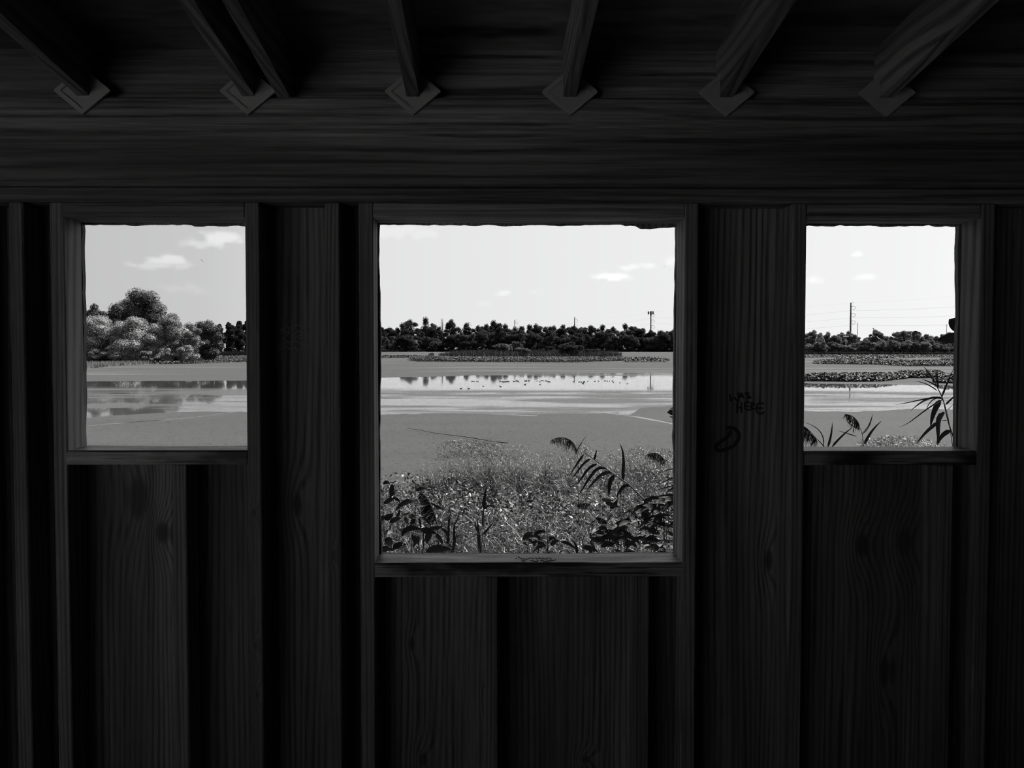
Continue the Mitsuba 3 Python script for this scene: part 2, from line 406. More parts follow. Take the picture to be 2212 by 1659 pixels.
# ------------------------------------------------------------------ water, mats and ground
def water_cover(p):
    """How much of the water carries floating duckweed: open water far out, drifting streaks nearer, in metres of the pond."""
    w = p.y + .10 * dr.clip(p.x, 0, 45) + 9 * (mikit.fbm(p.x / 46, p.y / 30, 2.0, 3) - .5)
    open_ = mikit.smoothstep(61, 66, w) * (1 - mikit.smoothstep(90, 93, w))
    streak = .6 * mikit.fbm(p.x / 4.5, p.y / 1.4, 7.0, 4) + .4 * mikit.fbm(p.x / 11, p.y / 2.7, 24.0, 3)
    fine = mikit.fbm(p.x / 1.6, p.y / .8, 3.0, 3)
    near = 1 - mikit.smoothstep(43, 47, w)
    mid = mikit.smoothstep(47, 50, w) * (1 - mikit.smoothstep(53, 56, w)) * mikit.smoothstep(.40, .58, mikit.fbm(p.x / 14, p.y / 9, 12.0, 2))
    band = mikit.smoothstep(.37, .61, streak + .10 * (fine - .5) - .07 * mikit.smoothstep(6, 26, p.x) - .035 * near - .045 * mid + .10 * mikit.smoothstep(54, 58, w))
    veil = .24 + .72 * band
    return dr.clip(veil * (1 - open_) + .03 * open_, 0, 1)


scene['duckweed'] = rough(mikit.proc(lambda p, n, uv: mi.Color3f(.028 * (.80 + .18 * mikit.fbm(p.x * 9, p.y * 5, 1.0, 3) + .22 * mikit.fbm(p.x * .12, p.y * .5, 5.0, 3)) * (1 - .35 * mikit.smoothstep(.60, .78, mikit.fbm(p.x * 13, p.y * 7, 9.0, 3))) * (1 + .55 * mikit.smoothstep(.53, .66, mikit.fbm(p.x / 30, p.y / 5, 6.0, 4)) * mikit.smoothstep(60, 80, p.y)))), .9, .15)
scene['pond_surface'] = {'type': 'blendbsdf', 'weight': mikit.proc(lambda p, n, uv: water_cover(p)),
                         'w': {'type': 'principled', 'base_color': grey(.012), 'roughness': .022, 'specular': .5},
                         'd': {'type': 'principled', 'base_color': grey(.034), 'roughness': .9, 'specular': .15}}
pw = thing('pond_water', 'still pond with bands of open mirror-like water and drifting duckweed', kind='structure')
put(pw, (np.array([(-1500, 1.5, 0), (1500, 1.5, 0), (1500, 1500, 0), (-1500, 1500, 0.0)]), np.array([(0, 1, 2), (0, 2, 3)])), 'pond_surface')


def mat(key, xs, y_near, y_far, holes=()):
    """A thin floating sheet with an uneven outline."""
    ring = np.vstack([np.stack([xs, y_near(xs)], -1), np.stack([xs[::-1], y_far(xs[::-1])], -1)])
    g = Polygon(ring).buffer(0)
    for h in holes:
        g = g.difference(h)
    ms = []
    for q in getattr(g, 'geoms', [g]):
        if q.area < .05: continue
        m = trimesh.creation.extrude_polygon(q, .003, engine='earcut')
        v = np.array(m.vertices); v[:, 2] += .001
        ms.append((v, np.array(m.faces)))
    put(key, cat(ms), 'duckweed')


def nz(x, s, seed, o=3):
    x = np.asarray(x, float)
    return meshkit.fbm(np.stack([x * s, x * 0 + seed * 3.7, x * 0 + seed], -1), o, seed) - .5


def lead(pts, w):
    """An open crack of water through the mat, along sight lines meeting the water."""
    c = curve([tuple(atz(px, py, 0)[:2]) for px, py in pts], 24)
    left, rt = [], []
    t = np.gradient(c, axis=0); t /= np.linalg.norm(t, axis=1, keepdims=True)
    s = np.linspace(0, 1, len(c))
    ww = w * (1 - .75 * s) * (.7 + 1.2 * np.abs(nz(s * 30, 1.0, 5)))
    nrm = np.stack([-t[:, 1], t[:, 0]], -1) * ww[:, None]
    return Polygon(np.vstack([c + nrm, (c - nrm)[::-1]])).buffer(0)


near_x = np.linspace(-60, 60, 900)
# the mat's far edge: where its dark rim is seen from the window
EX, EY = np.array([(q[0], q[1]) for q in (atz(px, py, 0) for px, py in ((-300, 925), (185, 903), (300, 895), (420, 889), (530, 889), (700, 893), (830, 895), (960, 893), (1080, 896), (1200, 895), (1340, 890), (1400, 881), (1480, 877), (1600, 880), (1735, 888), (1860, 891), (1960, 884), (2075, 886), (2500, 890)))]).T
leads = [lead([(185, 920), (300, 911), (390, 904), (460, 896), (532, 887)], .24), lead([(1310, 892), (1345, 896), (1400, 905), (1460, 917), (1560, 935)], .28), lead([(1300, 893), (1200, 893), (1160, 893), (1130, 891)], .25),
         lead([(1160, 898), (1110, 896), (1060, 892)], .5), lead([(1345, 896), (1362, 887), (1378, 878), (1390, 870)], .5), lead([(1735, 885), (1790, 886), (1850, 886), (1920, 882)], .5), lead([(530, 886), (430, 889), (300, 893), (190, 903)], .22)]
dm = thing('duckweed_mat', 'grey duckweed mat covering the near water, in front of the open bands', kind='stuff')
mat(dm, near_x, lambda x: x * 0 + 3.0, lambda x: np.interp(x, EX, EY) + 1.6 * nz(x, .35, 3) + .8 * nz(x, 1.6, 4), leads)
far_x = np.linspace(-420, 620, 2600)
FX, FY = np.array([(q[0], q[1]) for q in (atz(px, py, 0) for px, py in ((-900, 829), (185, 823), (330, 823), (530, 821), (700, 817), (830, 815), (960, 813), (1100, 808), (1220, 806), (1330, 804), (1480, 806), (1735, 827), (1900, 829), (2075, 832), (2900, 829)))]).T
FX = np.sort(FX)
dm2 = thing('duckweed_mat', 'far grey duckweed mat between the open water and the opposite shore', kind='stuff')
slits = [lead([(a, b), ((a + c) / 2, b + .2), (c, b + d)], w) for a, b, c, d, w in ((825, 767.5, 960, 0, 3.2), (830, 761.8, 960, .1, 7), (1352, 761.5, 1470, 0, 7), (1345, 767, 1460, .3, 3))]
mat(dm2, far_x, lambda x: np.interp(x, FX, FY) + 7 * nz(x, .06, 8) + 3 * nz(x, .5, 9), lambda x: x * 0 + 1200.0, slits)

SHORE = np.array([(-3000, 150), (-400, 150), (183, 159), (430, 166), (456, 190), (478, 270), (540, 300), (690, 420), (800, 545), (950, 560), (1480, 548), (1620, 430), (1735, 352), (2080, 348), (2600, 300), (5000, 250)])


def shore_depth(px):
    return np.interp(px, SHORE[:, 0], SHORE[:, 1])


scene['soil'] = rough(mikit.proc(lambda p, n, uv: mi.Color3f(.022 + .03 * mikit.fbm(p.x * 2, p.y * 2, p.z * 2, 3))), .95, .1)
fs = thing('far_shore', 'low dark opposite shore under the trees', kind='structure')
pxs = np.linspace(-2500, 4500, 400)
rows = []
for off, z in ((-1.5, -.4), (0, .15), (4, .6), (40, 1.0), (500, 1.5)):
    dd = shore_depth(pxs) * 1.0 + off + 2 * nz(pxs, .05, 3)
    rows.append(np.stack([(pxs - 1057) / F * dd, dd, dd * 0 + z], -1))
V = np.vstack(rows); n = len(pxs); Fq = []
for r in range(len(rows) - 1):
    i = np.arange(n - 1) + r * n
    Fq.append(np.stack([i, i + 1, i + n + 1], -1)); Fq.append(np.stack([i, i + n + 1, i + n], -1))
put(fs, (V, np.vstack(Fq)), 'soil')

# the near bank the shelter stands on
BANK = [(-14, 1.0), (-9, 5), (-5.8, 9.0), (-3.3, 12.2)] + [tuple(atz(px, py, 1.22)[:2]) for px, py in ((835, 1004), (868, 992), (890, 968), (930, 962), (1000, 957), (1072, 950), (1160, 956), (1240, 953), (1312, 945), (1390, 950), (1450, 948))] + [(5.2, 15.2), (6.4, 14.4)] + [
    tuple(atz(px, py, 1.22)[:2]) for px, py in ((1800, 972), (1830, 950), (1880, 944), (1960, 940), (2065, 946))] + [(13, 17), (22, 14), (30, 5)]
BANKP = Polygon(BANK + [(30, -25), (-30, -25), (-30, 0)]).buffer(0)
EDGE_L = np.array(BANK)


HOLLOWS = [(*(atz(px, py, .98)[:2] - [0, .3]), hr, ha) for px, py, hr, ha in ((925, 1018, .8, .8), (1000, 1030, .9, .85), (1065, 1040, .6, .6), (1290, 1012, .5, .45), (1430, 1030, .5, .5), (1180, 1050, .5, .4), (860, 1060, .5, .5), (1120, 1090, .5, .5), (1400, 1090, .6, .6), (1180, 1150, .4, .4), (1430, 1150, .6, .6))]


def canopy(x, y):
    """Height of the grass canopy above the pond: hummocks that fall to the water at the bank's edge."""
    pts = shapely.points(np.asarray(x, float), np.asarray(y, float))
    inside = shapely.contains(BANKP, pts)
    d = shapely.distance(BANKP.exterior, pts) * np.where(inside, 1, -1)
    q = np.stack([np.asarray(x) * .75, np.asarray(y) * .75, np.asarray(x) * 0], -1)
    hum = meshkit.fbm(q, 3, 21) - .5
    q2 = np.stack([np.asarray(x) * 2.4, np.asarray(y) * 2.0, np.asarray(x) * 0 + 4], -1)
    h = .80 + .95 * hum + .6 * (meshkit.fbm(q2, 2, 31) - .5)
    for hx, hy, hr, ha in HOLLOWS:
        h = h - ha * np.exp(-((np.asarray(x) - hx) / (hr * 1.5)) ** 2 - ((np.asarray(y) - hy) / hr) ** 2)
    h = h + .22 * np.clip((np.asarray(x) - 4.5) / 1.5, 0, 1)
    g = ground_z(x, y, d)
    return g + np.clip(h, .08, 1.15) * np.clip(d / .5 + .35, .15, 1), g, d


def ground_z(x, y, d):
    return np.where(d > 0, .38 + .55 * np.clip(1 - (np.asarray(y) - 2) / 12, 0, 1), .38 + d * 1.2).clip(-.5, 1.0) * np.where(d > 0, np.clip(d / .6, 0, 1) * .6 + .4, 1)


bg = thing('ground', 'dark bank under the marsh grass', kind='structure')
gx, gy = np.meshgrid(np.linspace(-30, 30, 181), np.linspace(-24, 20, 133))
_, gz, gd = canopy(gx.ravel(), gy.ravel())
V = np.stack([gx.ravel(), gy.ravel(), np.where(gd < -.8, -.5, gz)], -1)
i = (np.arange(132)[:, None] * 181 + np.arange(180)[None]).ravel()
put(bg, (V, np.vstack([np.stack([i, i + 1, i + 182], -1), np.stack([i, i + 182, i + 181], -1)])), 'soil', True)

# ------------------------------------------------------------------ plants: generators
VC = {'type': 'mesh_attribute', 'name': 'vertex_color'}
scene['leaf'] = {'type': 'twosided', 'bsdf': {'type': 'principled', 'base_color': VC, 'roughness': .6, 'specular': .15}}
scene['far_leaf'] = {'type': 'principledthin', 'base_color': VC, 'roughness': .7, 'spec_trans': 0.0, 'diff_trans': .9}
scene['grass_blade'] = {'type': 'twosided', 'bsdf': {'type': 'principled', 'base_color': VC, 'roughness': .45, 'specular': .27}}
scene['bark'] = rough(grey(.03), .9, .2)
scene['pale_bark'] = rough(grey(.12), .9, .2)


def blades(rng, base, L, w, elev, droop, tone, seg=3, heading=None):
    n = len(base)
    a = rng.uniform(0, 2 * np.pi, n) if heading is None else heading
    hd = np.stack([np.cos(a), np.sin(a), a * 0], -1)
    tw = rng.uniform(-.9, .9, n)
    sd = np.stack([-np.sin(a) * np.cos(tw), np.cos(a) * np.cos(tw), np.sin(tw)], -1)
    s = np.linspace(0, 1, seg + 1)
    V = np.empty((n, seg + 1, 2, 3))
    for k, t in enumerate(s):
        c = base + hd * (L * (t * np.cos(elev) + .35 * droop * t * t))[:, None]
        c[:, 2] += L * (t * np.sin(elev) - droop * t * t)
        half = (w * (1 - t ** 1.6) * .5 + w * .02)[:, None] * sd
        V[:, k, 0], V[:, k, 1] = c - half, c + half
    idx = np.arange(n)[:, None] * (2 * (seg + 1))
    F_ = []
    for k in range(seg):
        F_ += [np.hstack([idx + 2 * k, idx + 2 * k + 1, idx + 2 * k + 3]), np.hstack([idx + 2 * k, idx + 2 * k + 3, idx + 2 * k + 2])]
    col = np.repeat(tone * rng.uniform(.7, 1.35, n), 2 * (seg + 1))
    return V.reshape(-1, 3), np.vstack(F_), np.stack([col] * 3, -1)


def join(ms):
    v, f = cat([m[:2] for m in ms])
    return (v, f), np.vstack([m[2] for m in ms])


ICO = vf(trimesh.creation.icosphere(subdivisions=2))


def crown(rng, blobs, n, size, tone, up_bias=.3, core=.66):
    """Foliage: leaf sprays over a cluster of lumps, over an uneven dark heart that keeps the sky from showing through."""
    blobs = np.asarray(blobs, float)       # x y z rx ry rz
    wgt = (blobs[:, 3] * blobs[:, 5]); wgt /= wgt.sum()
    b = rng.choice(len(blobs), n, p=wgt)
    u = rng.normal(size=(n, 3)); u /= np.linalg.norm(u, axis=1, keepdims=True)
    r = (.62 + .46 * rng.uniform(0, 1, n) ** .7)[:, None]
    c = blobs[b, :3] + u * blobs[b, 3:] * r
    nrm = u + rng.normal(size=(n, 3)) * .75 + np.array([0, 0, up_bias]); nrm /= np.linalg.norm(nrm, axis=1, keepdims=True)
    t = np.cross(nrm, rng.normal(size=(n, 3))); t /= np.linalg.norm(t, axis=1, keepdims=True)
    q = np.cross(nrm, t)
    s = size * rng.uniform(.45, 1.25, n)[:, None]
    V = np.stack([c - t * s, c - q * s * .55, c + t * s, c + q * s * .55], 1).reshape(-1, 3)
    i = np.arange(n)[:, None] * 4
    Fc = np.vstack([np.hstack([i, i + 1, i + 2]), np.hstack([i, i + 2, i + 3])])
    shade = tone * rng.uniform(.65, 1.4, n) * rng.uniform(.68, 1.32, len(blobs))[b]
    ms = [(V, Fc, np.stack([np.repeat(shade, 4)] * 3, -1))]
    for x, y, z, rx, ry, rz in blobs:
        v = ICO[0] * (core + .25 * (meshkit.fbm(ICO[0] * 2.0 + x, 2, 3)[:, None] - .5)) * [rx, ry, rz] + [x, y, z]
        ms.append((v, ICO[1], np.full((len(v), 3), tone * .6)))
    return join(ms)


def tree_blobs(rng, x, y, z0, H, Wd, low=.12, k=9):
    k = int(k * 2.2)
    B = [(x, y, z0 + H * (.48 + low / 2), Wd * .27, Wd * .27, H * (.36 - low / 3))]
    for i in range(k):
        a, e = rng.uniform(0, 2 * np.pi), rng.uniform(low + .07, .86)
        taper = math.sin(math.pi * min(1, (e - low * .6) / (1.04 - low * .6))) ** .7
        rr = Wd * rng.uniform(.09, .19)
        R = max(0, Wd * .5 * taper - rr * .6)
        B.append((x + R * math.cos(a), y + R * math.sin(a) * .8, z0 + H * e, rr * 1.15, rr * 1.1, min(rr * .85, H * .16)))
    B.append((x + rng.uniform(-.1, .1) * Wd, y, z0 + H * .87, Wd * .17, Wd * .17, H * .13))
    return B


def tree(px, py_top, D, wpx, label, group, tone, n, size, name='tree', low=.1, k=9, base=None, category='tree', seed=None):
    """A tree that stands D metres off; its height and width come from how large it looks at that distance."""
    rng = np.random.default_rng(int(px * 13 + py_top * 7) if seed is None else seed)
    p = aty(px, py_top, D)
    z0 = .3 if base is None else base
    H, Wd = p[2] - z0, wpx * D / F
    key = thing(name, label, category, group)
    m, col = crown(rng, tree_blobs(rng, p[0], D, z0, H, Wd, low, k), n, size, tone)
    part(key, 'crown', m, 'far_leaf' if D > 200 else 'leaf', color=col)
    part(key, 'trunk', tube(np.array([(p[0], D, z0 - .3), (p[0] + .02 * Wd, D, z0 + H * .35), (p[0], D, z0 + H * .75)]), np.array([.035, .028, .01]) * H, 6), 'bark')
    return key


# ------------------------------------------------------------------ trees on the shores
G = 'trees of the far treeline'
SKY_C = [(818, 701), (843, 706), (872, 697), (887, 689), (919, 684), (938, 700), (978, 689), (1004, 697), (1030, 703), (1050, 699), (1068, 691), (1088, 699), (1112, 706), (1128, 704), (1146, 700), (1161, 699), (1181, 705), (1199, 703),
         (1218, 700), (1236, 703), (1254, 706), (1273, 702), (1302, 701), (1322, 705), (1354, 698), (1372, 705), (1388, 708), (1404, 713), (1423, 714), (1441, 715), (1457, 711)]
SPECIAL = {(919, 684): 'tallest dark tree on the far shore, beside the bare tree', (887, 689): 'tall dark tree at the left end of the far treeline, in the wide window',
           (978, 689): 'broad dark tree just right of the bare tree', (1068, 691): 'high dark domed tree left of the small distant pylon', (1354, 698): 'spiky tree rising above the treeline left of the antenna pylon',
           (818, 701): 'dark tree of the far shore cut by the wide window\'s left jamb', (1457, 711): 'dark tree of the far shore beside the wide window\'s right jamb'}
COMMON = 'dark leafy tree within the unbroken treeline on the far shore'
ORD = ['first', 'second', 'third', 'fourth', 'fifth', 'sixth', 'seventh', 'eighth', 'ninth', 'tenth']
MARKS = [(955, 'the bare tree'), (1112, 'the smallest pylon'), (1241, 'the middle-sized pylon'), (1406, 'the antenna pylon')]


def treetop(px):
    at, what = min(MARKS, key=lambda m: abs(m[0] - px))
    if abs(px - at) < 3: return f'dark treetop of the far treeline right below {what}'
    n = sum(1 for q, _ in SKY_C if min(at, px) < q < max(at, px))
    return f"dark treetop of the far treeline, {ORD[n]} to the {'right' if px > at else 'left'} of {what}"


for px, py in SKY_C:
    r = np.random.default_rng(int(px))
    wide = r.uniform(30, 42)
    tree(px, py, float(shore_depth(px)) + r.uniform(14, 30), wide, SPECIAL.get((px, py)) or treetop(px), None if (px, py) in SPECIAL else G, r.uniform(.026, .042), 4600, .5, low=.05, k=11)
for px in np.arange(826, 1475, 21.5):
    r = np.random.default_rng(int(px) + 5)
    tree(px, r.uniform(712, 733), float(shore_depth(px)) + r.uniform(3, 10), r.uniform(28, 44), 'lower dark tree along the front of the far treeline, at the water', 'front trees of the far treeline', r.uniform(.024, .055), 3200, .45, low=.0, k=9)
for px, py in ((560, 702), (600, 706), (640, 700), (680, 704), (720, 700), (755, 703), (790, 700), (1490, 712), (1525, 716), (1560, 712), (1600, 715), (1640, 716), (1680, 714), (1715, 717)):
    tree(px, py, float(shore_depth(px)) + 12, 52, f'dark shore tree standing behind the wall {"left of the wide window" if px < 800 else "between wide and right window"}', 'trees behind the wall' if px < 800 else 'trees behind the wall further right', .02, 1500, 1.0, low=.0)
for px, py, w in ((474, 700, 26), (496, 696, 34), (515, 693, 36), (536, 693, 34)):
    tree(px, py, float(shore_depth(px)) + 10, w, 'distant dark tree at the right edge of the left window', 'distant trees at the right edge of the left window', .022, 5000, .4, low=.0)
# bare tree
rng = np.random.default_rng(3)
bt = thing('bare_tree', 'leafless bare tree sticking out above the far treeline', 'tree')
p = aty(955, 686, 572.0); z0 = .5
ms = [tube([(p[0], 572, z0), (p[0] + .3, 572, 14), (p[0], 572, p[2] - 2)], [.35, .25, .1], 5)]
part(bt, 'trunk', ms[0], 'bark')
br = []
for i in range(46):
    h = rng.uniform(13, p[2] - 1.5); a = rng.uniform(0, 2 * np.pi); L = rng.uniform(2, 5.5) * (1.1 - (h - 13) / (p[2] - 9))
    b0 = np.array([p[0], 572, h]); b1 = b0 + np.array([math.cos(a) * L * .6, math.sin(a) * L * .6, L * .75]); mid = (b0 + b1) / 2 + [0, 0, -.3]
    br.append(tube([b0, mid, b1], [.10, .08, .04], 3, False))
part(bt, 'branches', cat(br), 'bark')

# left window: the lit shore trees
GL = 'trees of the left shore'
tree(288, 622, 181.0, 118, 'big dark round-topped tree towering over the left shore', None, .034, 30000, .17, low=.25, k=13)
tree(202, 655, 178.0, 54, 'dark tree behind the pale trees at the left window\'s left edge', None, .035, 8000, .2, low=.2)
tree(213, 681, 165.0, 122, 'pale leafy tree at the left window\'s left jamb', None, 00.178, 32000, .135, low=.0, k=14)
tree(297, 683, 163.0, 108, 'pale leafy tree in front of the big dark tree', None, 00.168, 32000, .135, low=.0, k=14)
tree(378, 676, 166.0, 84, 'mid-grey spiky-topped tree right of the big dark tree', None, .11, 26000, .135, low=.0, k=13)
tree(418, 700, 163.0, 42, 'slim bright-leaved tree at the end of the left shore trees', None, 0.123, 9000, .14, low=.0)
tree(447, 691, 178.0, 66, 'darker leafy tree at the tip of the left shore', None, .042, 16000, .17, low=.0, k=12)
tree(150, 690, 166.0, 110, 'pale shore tree hidden by the left jamb', None, .08, 6000, .3, low=.0)
tree(60, 670, 170.0, 120, 'pale shore tree behind the wall left of the left window', None, 0.102, 5000, .34, low=.0)
for px, py, w, t in ((362, 752, 36, .085), (250, 755, 60, .07), (316, 758, 40, .06), (405, 745, 46, .08), (200, 752, 44, .075)):
    tree(px, py, 160.5, w, {362: 'bright low shrub at the water below the spiky-topped tree', 250: 'low shrub at the foot of the pale trees', 316: 'small dark shrub between the pale trees at the water', 405: 'bright shrub at the right end of the left shore', 200: 'low shrub beside the left window\'s left jamb'}[px], None, t * 1.9, 5000, .13, 'shrub', .0, 7, category='shrub')

# right window
SKY_R = [(1742, 720), (1757, 713), (1774, 719), (1787, 716), (1803, 724), (1817, 718), (1831, 715), (1846, 722), (1868, 731), (1880, 727), (1892, 712), (1908, 724), (1923, 727), (1938, 716), (1953, 714), (1967, 716), (1984, 717), (2002, 721), (2020, 726), (2036, 722), (2052, 717), (2068, 716)]
MARKS_R = [(1838, 'the pylon'), (1892, 'the dark pointed tree'), (1977, 'the curved white roof')]


def treetop_r(px):
    at, what = min(MARKS_R, key=lambda m: abs(m[0] - px))
    n = sum(1 for q, _ in SKY_R if min(at, px) < q < max(at, px))
    return f"mid-grey shore treetop in the right window, {ORD[n]} to the {'right' if px > at else 'left'} of {what}"


for px, py in SKY_R:
    r = np.random.default_rng(int(px))
    lab = 'dark pointed tree standing up in the middle of the right window' if px == 1892 else ('round tree hiding the curved white roof' if px == 1967 else treetop_r(px))
    tree(px, py, float(shore_depth(px)) + r.uniform(16, 26), r.uniform(24, 32), lab, None if px in (1892, 1967) else 'shore trees across the right window', r.uniform(.085, .125), 4200, .34, low=.0)
for px in np.arange(1744, 2080, 18.0):
    r = np.random.default_rng(int(px) + 5)
    tree(px, r.uniform(733, 745), float(shore_depth(px)) + r.uniform(3, 10), r.uniform(24, 36), 'rounded bush in front of the shore trees across the right window', 'bushes on the shore across the right window', r.uniform(.075, .13), 3000, .3, 'bush', .0, 7, category='bush')
for px, py in ((2095, 712), (2130, 716), (2170, 710), (2210, 715)):
    tree(px, py, float(shore_depth(px)) + 12, 46, 'mid-grey shore tree behind the wall right of the right window', 'trees behind the wall on the right', .03, 1500, .6, low=.0)

# ------------------------------------------------------------------ marsh: reed island, lotus beds, fringes
def outline(pts, z=0.0):
    return Polygon([tuple(atz(px, py, z)[:2]) for px, py in pts]).buffer(0)


def sample(rng, poly, n):
    x0, y0, x1, y1 = poly.bounds
    out = np.zeros((0, 2))
    while len(out) < n:
        q = np.stack([rng.uniform(x0, x1, n * 2), rng.uniform(y0, y1, n * 2)], -1)
        out = np.vstack([out, q[shapely.contains_xy(poly, q[:, 0], q[:, 1])]])
    return out[:n]


def reeds(name, label, poly, n, hmin, hmax, w, tone, seed, spread=.25, category=None):
    rng = np.random.default_rng(seed)
    q = sample(rng, poly, n)
    lump = .6 + .8 * meshkit.fbm(np.stack([q[:, 0] * .12, q[:, 1] * .08, q[:, 0] * 0], -1), 3, seed)
    base = np.stack([q[:, 0], q[:, 1], q[:, 0] * 0], -1)
    v, f, c = blades(rng, base, rng.uniform(hmin, hmax, n) * lump, np.full(n, w), np.pi / 2 - np.abs(rng.normal(0, spread, n)), rng.uniform(0, .25, n), tone)
    key = thing(name, label, kind='stuff')
    put(key, (v, f), 'leaf', color=c)
    return key


def lotus(label, polys, n, size, h0, h1, tone, seed):
    """A bed of tilted round lotus leaves on short stalks."""
    rng = np.random.default_rng(seed)
    poly = unary_union(polys)
    q = sample(rng, poly, n)
    d = shapely.distance(poly.exterior if poly.geom_type == 'Polygon' else poly.boundary, shapely.points(q))
    z = rng.uniform(h0, h1, n) * np.clip(.45 + d / 1.2, .45, 1)
    nr = np.stack([rng.normal(0, .6, n), rng.normal(-.1, .6, n), np.ones(n)], -1); nr /= np.linalg.norm(nr, axis=1, keepdims=True)
    t = np.cross(nr, [0, 1.0, .1]); t /= np.linalg.norm(t, axis=1, keepdims=True); u = np.cross(nr, t)
    R = size * rng.uniform(.55, 1.15, n)[:, None]
    c = np.stack([q[:, 0], q[:, 1], z], -1)
    ring = [c + R * (math.cos(a) * t + math.sin(a) * u) for a in np.arange(7) * 2 * np.pi / 7]
    V = np.stack([c - nr * R * .18] + ring, 1).reshape(-1, 3)
    i = np.arange(n)[:, None] * 8
    Fd = np.vstack([np.hstack([i, i + 1 + k, i + 1 + (k + 1) % 7]) for k in range(7)])
    col = np.stack([np.repeat(tone * rng.uniform(.4, 1.2, n) * np.where(rng.uniform(0, 1, n) < .14, 2.6, 1), 8)] * 3, -1)
    # stalks
    st = np.arange(n)
    b = c.copy(); b[:, 2] = -.02
    SV = np.stack([b + [-.012, 0, 0], b + [.012, 0, 0], c + [0, 0, 0]], 1).reshape(-1, 3)
    SF = np.arange(n)[:, None] * 3 + np.array([[0, 1, 2]])
    m, cc = join([(V, Fd, col), (SV, SF, np.full((3 * n, 3), tone * .5))])
    key = thing('lotus_bed', label, kind='stuff')
    put(key, m, 'leaf', color=cc)


scene['reed_soil'] = rough(grey(.035), .95, .1)
isl = outline([(945, 772), (990, 764.5), (1060, 762.5), (1180, 762.5), (1280, 763.5), (1345, 769), (1330, 774), (1200, 776), (1050, 776), (960, 775.5)])
reeds('marsh_reeds', 'dark reeds standing on the marsh island in the pond', isl, 26000, 1.6, 2.6, .09, .018, 41, .18)
reeds('marsh_reeds', 'dark reed tuft left of the marsh island', outline([(924, 773.5), (930, 770), (936, 770), (937, 773.5)]), 700, 1.2, 2.0, .08, .03, 42, .15)
mp = outline([(950, 774), (1000, 765), (1340, 766), (1335, 775), (1000, 776)])
m = trimesh.creation.extrude_polygon(mp, .25, engine='earcut')
put(thing('marsh_island', 'low dark mud island carrying the reeds', kind='structure'), (np.array(m.vertices) + [0, 0, .0], np.array(m.faces)), 'reed_soil')
for px, py, w, D, t, lab in ((1232, 738, 52, 236.0, .034, 'dark dome-shaped bush on the marsh island'), (1128, 751, 34, 232.0, .10, 'paler round bush left on the marsh island'), (1085, 742, 40, 330.0, .075, 'grey bush behind the marsh island, its left side'),
                             (1112, 737, 34, 335.0, .075, 'taller grey bush behind the marsh island, beneath the smallest pylon'), (1185, 748, 30, 330.0, .03, 'small dark bush behind the dome-shaped bush'), (1276, 754, 40, 300.0, .03, 'low dark bush right of the dome-shaped bush')):
    tree(px, py, D, w, lab, None, t, 3600, .30, 'bush', .0, 8, category='bush')
lotus('ragged lotus fringe along the front of the marsh island', [outline([(880, 779), (905, 774), (1000, 776.5), (1150, 776.5), (1350, 777), (1360, 780), (1240, 783.5), (1000, 782.5), (900, 781.5)])], 17000, .12, .35, 1.0, .036, 51)
lotus('lotus fringe trailing off to the right of the marsh island', [outline([(1340, 777.5), (1400, 775.5), (1446, 779), (1446, 782.8), (1350, 783)])], 1500, .17, .25, .7, .035, 52)
lotus('thin dark lotus strip at the left edge of the wide window', [outline([(815, 771.5), (870, 770.5), (905, 771), (905, 773), (860, 773.5), (815, 773.8)])], 1500, .2, .2, .7, .03, 53)
lotus('lotus leaves spread before the left shore, in the left window', [outline([(322, 784), (420, 778), (478, 772), (540, 770), (545, 782.5), (460, 784.5), (400, 787), (330, 788)])], 9000, .12, .15, .6, .034, 54)
lotus('nearest long lotus bed crossing the right window', [outline([(1700, 822), (1760, 817), (1860, 816.5), (1950, 814.5), (1962, 818), (1905, 824.5), (1850, 825.2), (1740, 824)])], 7500, .105, .2, .65, .036, 55)
lotus('dark lotus bed behind the reed stalk in the right window', [outline([(1928, 812), (1990, 810), (2040, 811), (2048, 815.5), (2000, 817.5), (1930, 817)])], 3600, .105, .2, .65, .034, 56)
lotus('small lotus bed at the right window\'s right jamb', [outline([(2014, 826), (2030, 820), (2090, 820), (2100, 829), (2030, 828.5)])], 2400, .105, .2, .6, .036, 57)
lotus('middle lotus bed stretching across the right window', [outline([(1752, 785.5), (1800, 783), (1960, 784.5), (2080, 785), (2085, 791.5), (1960, 791.5), (1900, 788.5), (1770, 786.8)])], 9000, .13, .25, .8, .034, 58)
lotus('lotus bed in the far water left in the right window', [outline([(1800, 774), (1840, 770), (1900, 775), (1908, 778.5), (1850, 779.2), (1815, 778)])], 4500, .14, .25, .8, .034, 59)
lotus('thin far lotus strip along the shore across the right window', [outline([(1720, 771), (1800, 769), (1950, 769.5), (2090, 769.5), (2090, 773), (1990, 773), (1920, 775.5), (1800, 773), (1720, 773.5)])], 6500, .16, .2, .7, .032, 60)
reeds('marsh_reeds', 'pale reeds at the right jamb of the right window', outline([(2028, 786), (2035, 782), (2100, 781), (2100, 787)]), 2500, .9, 1.5, .05, .06, 61, .2)
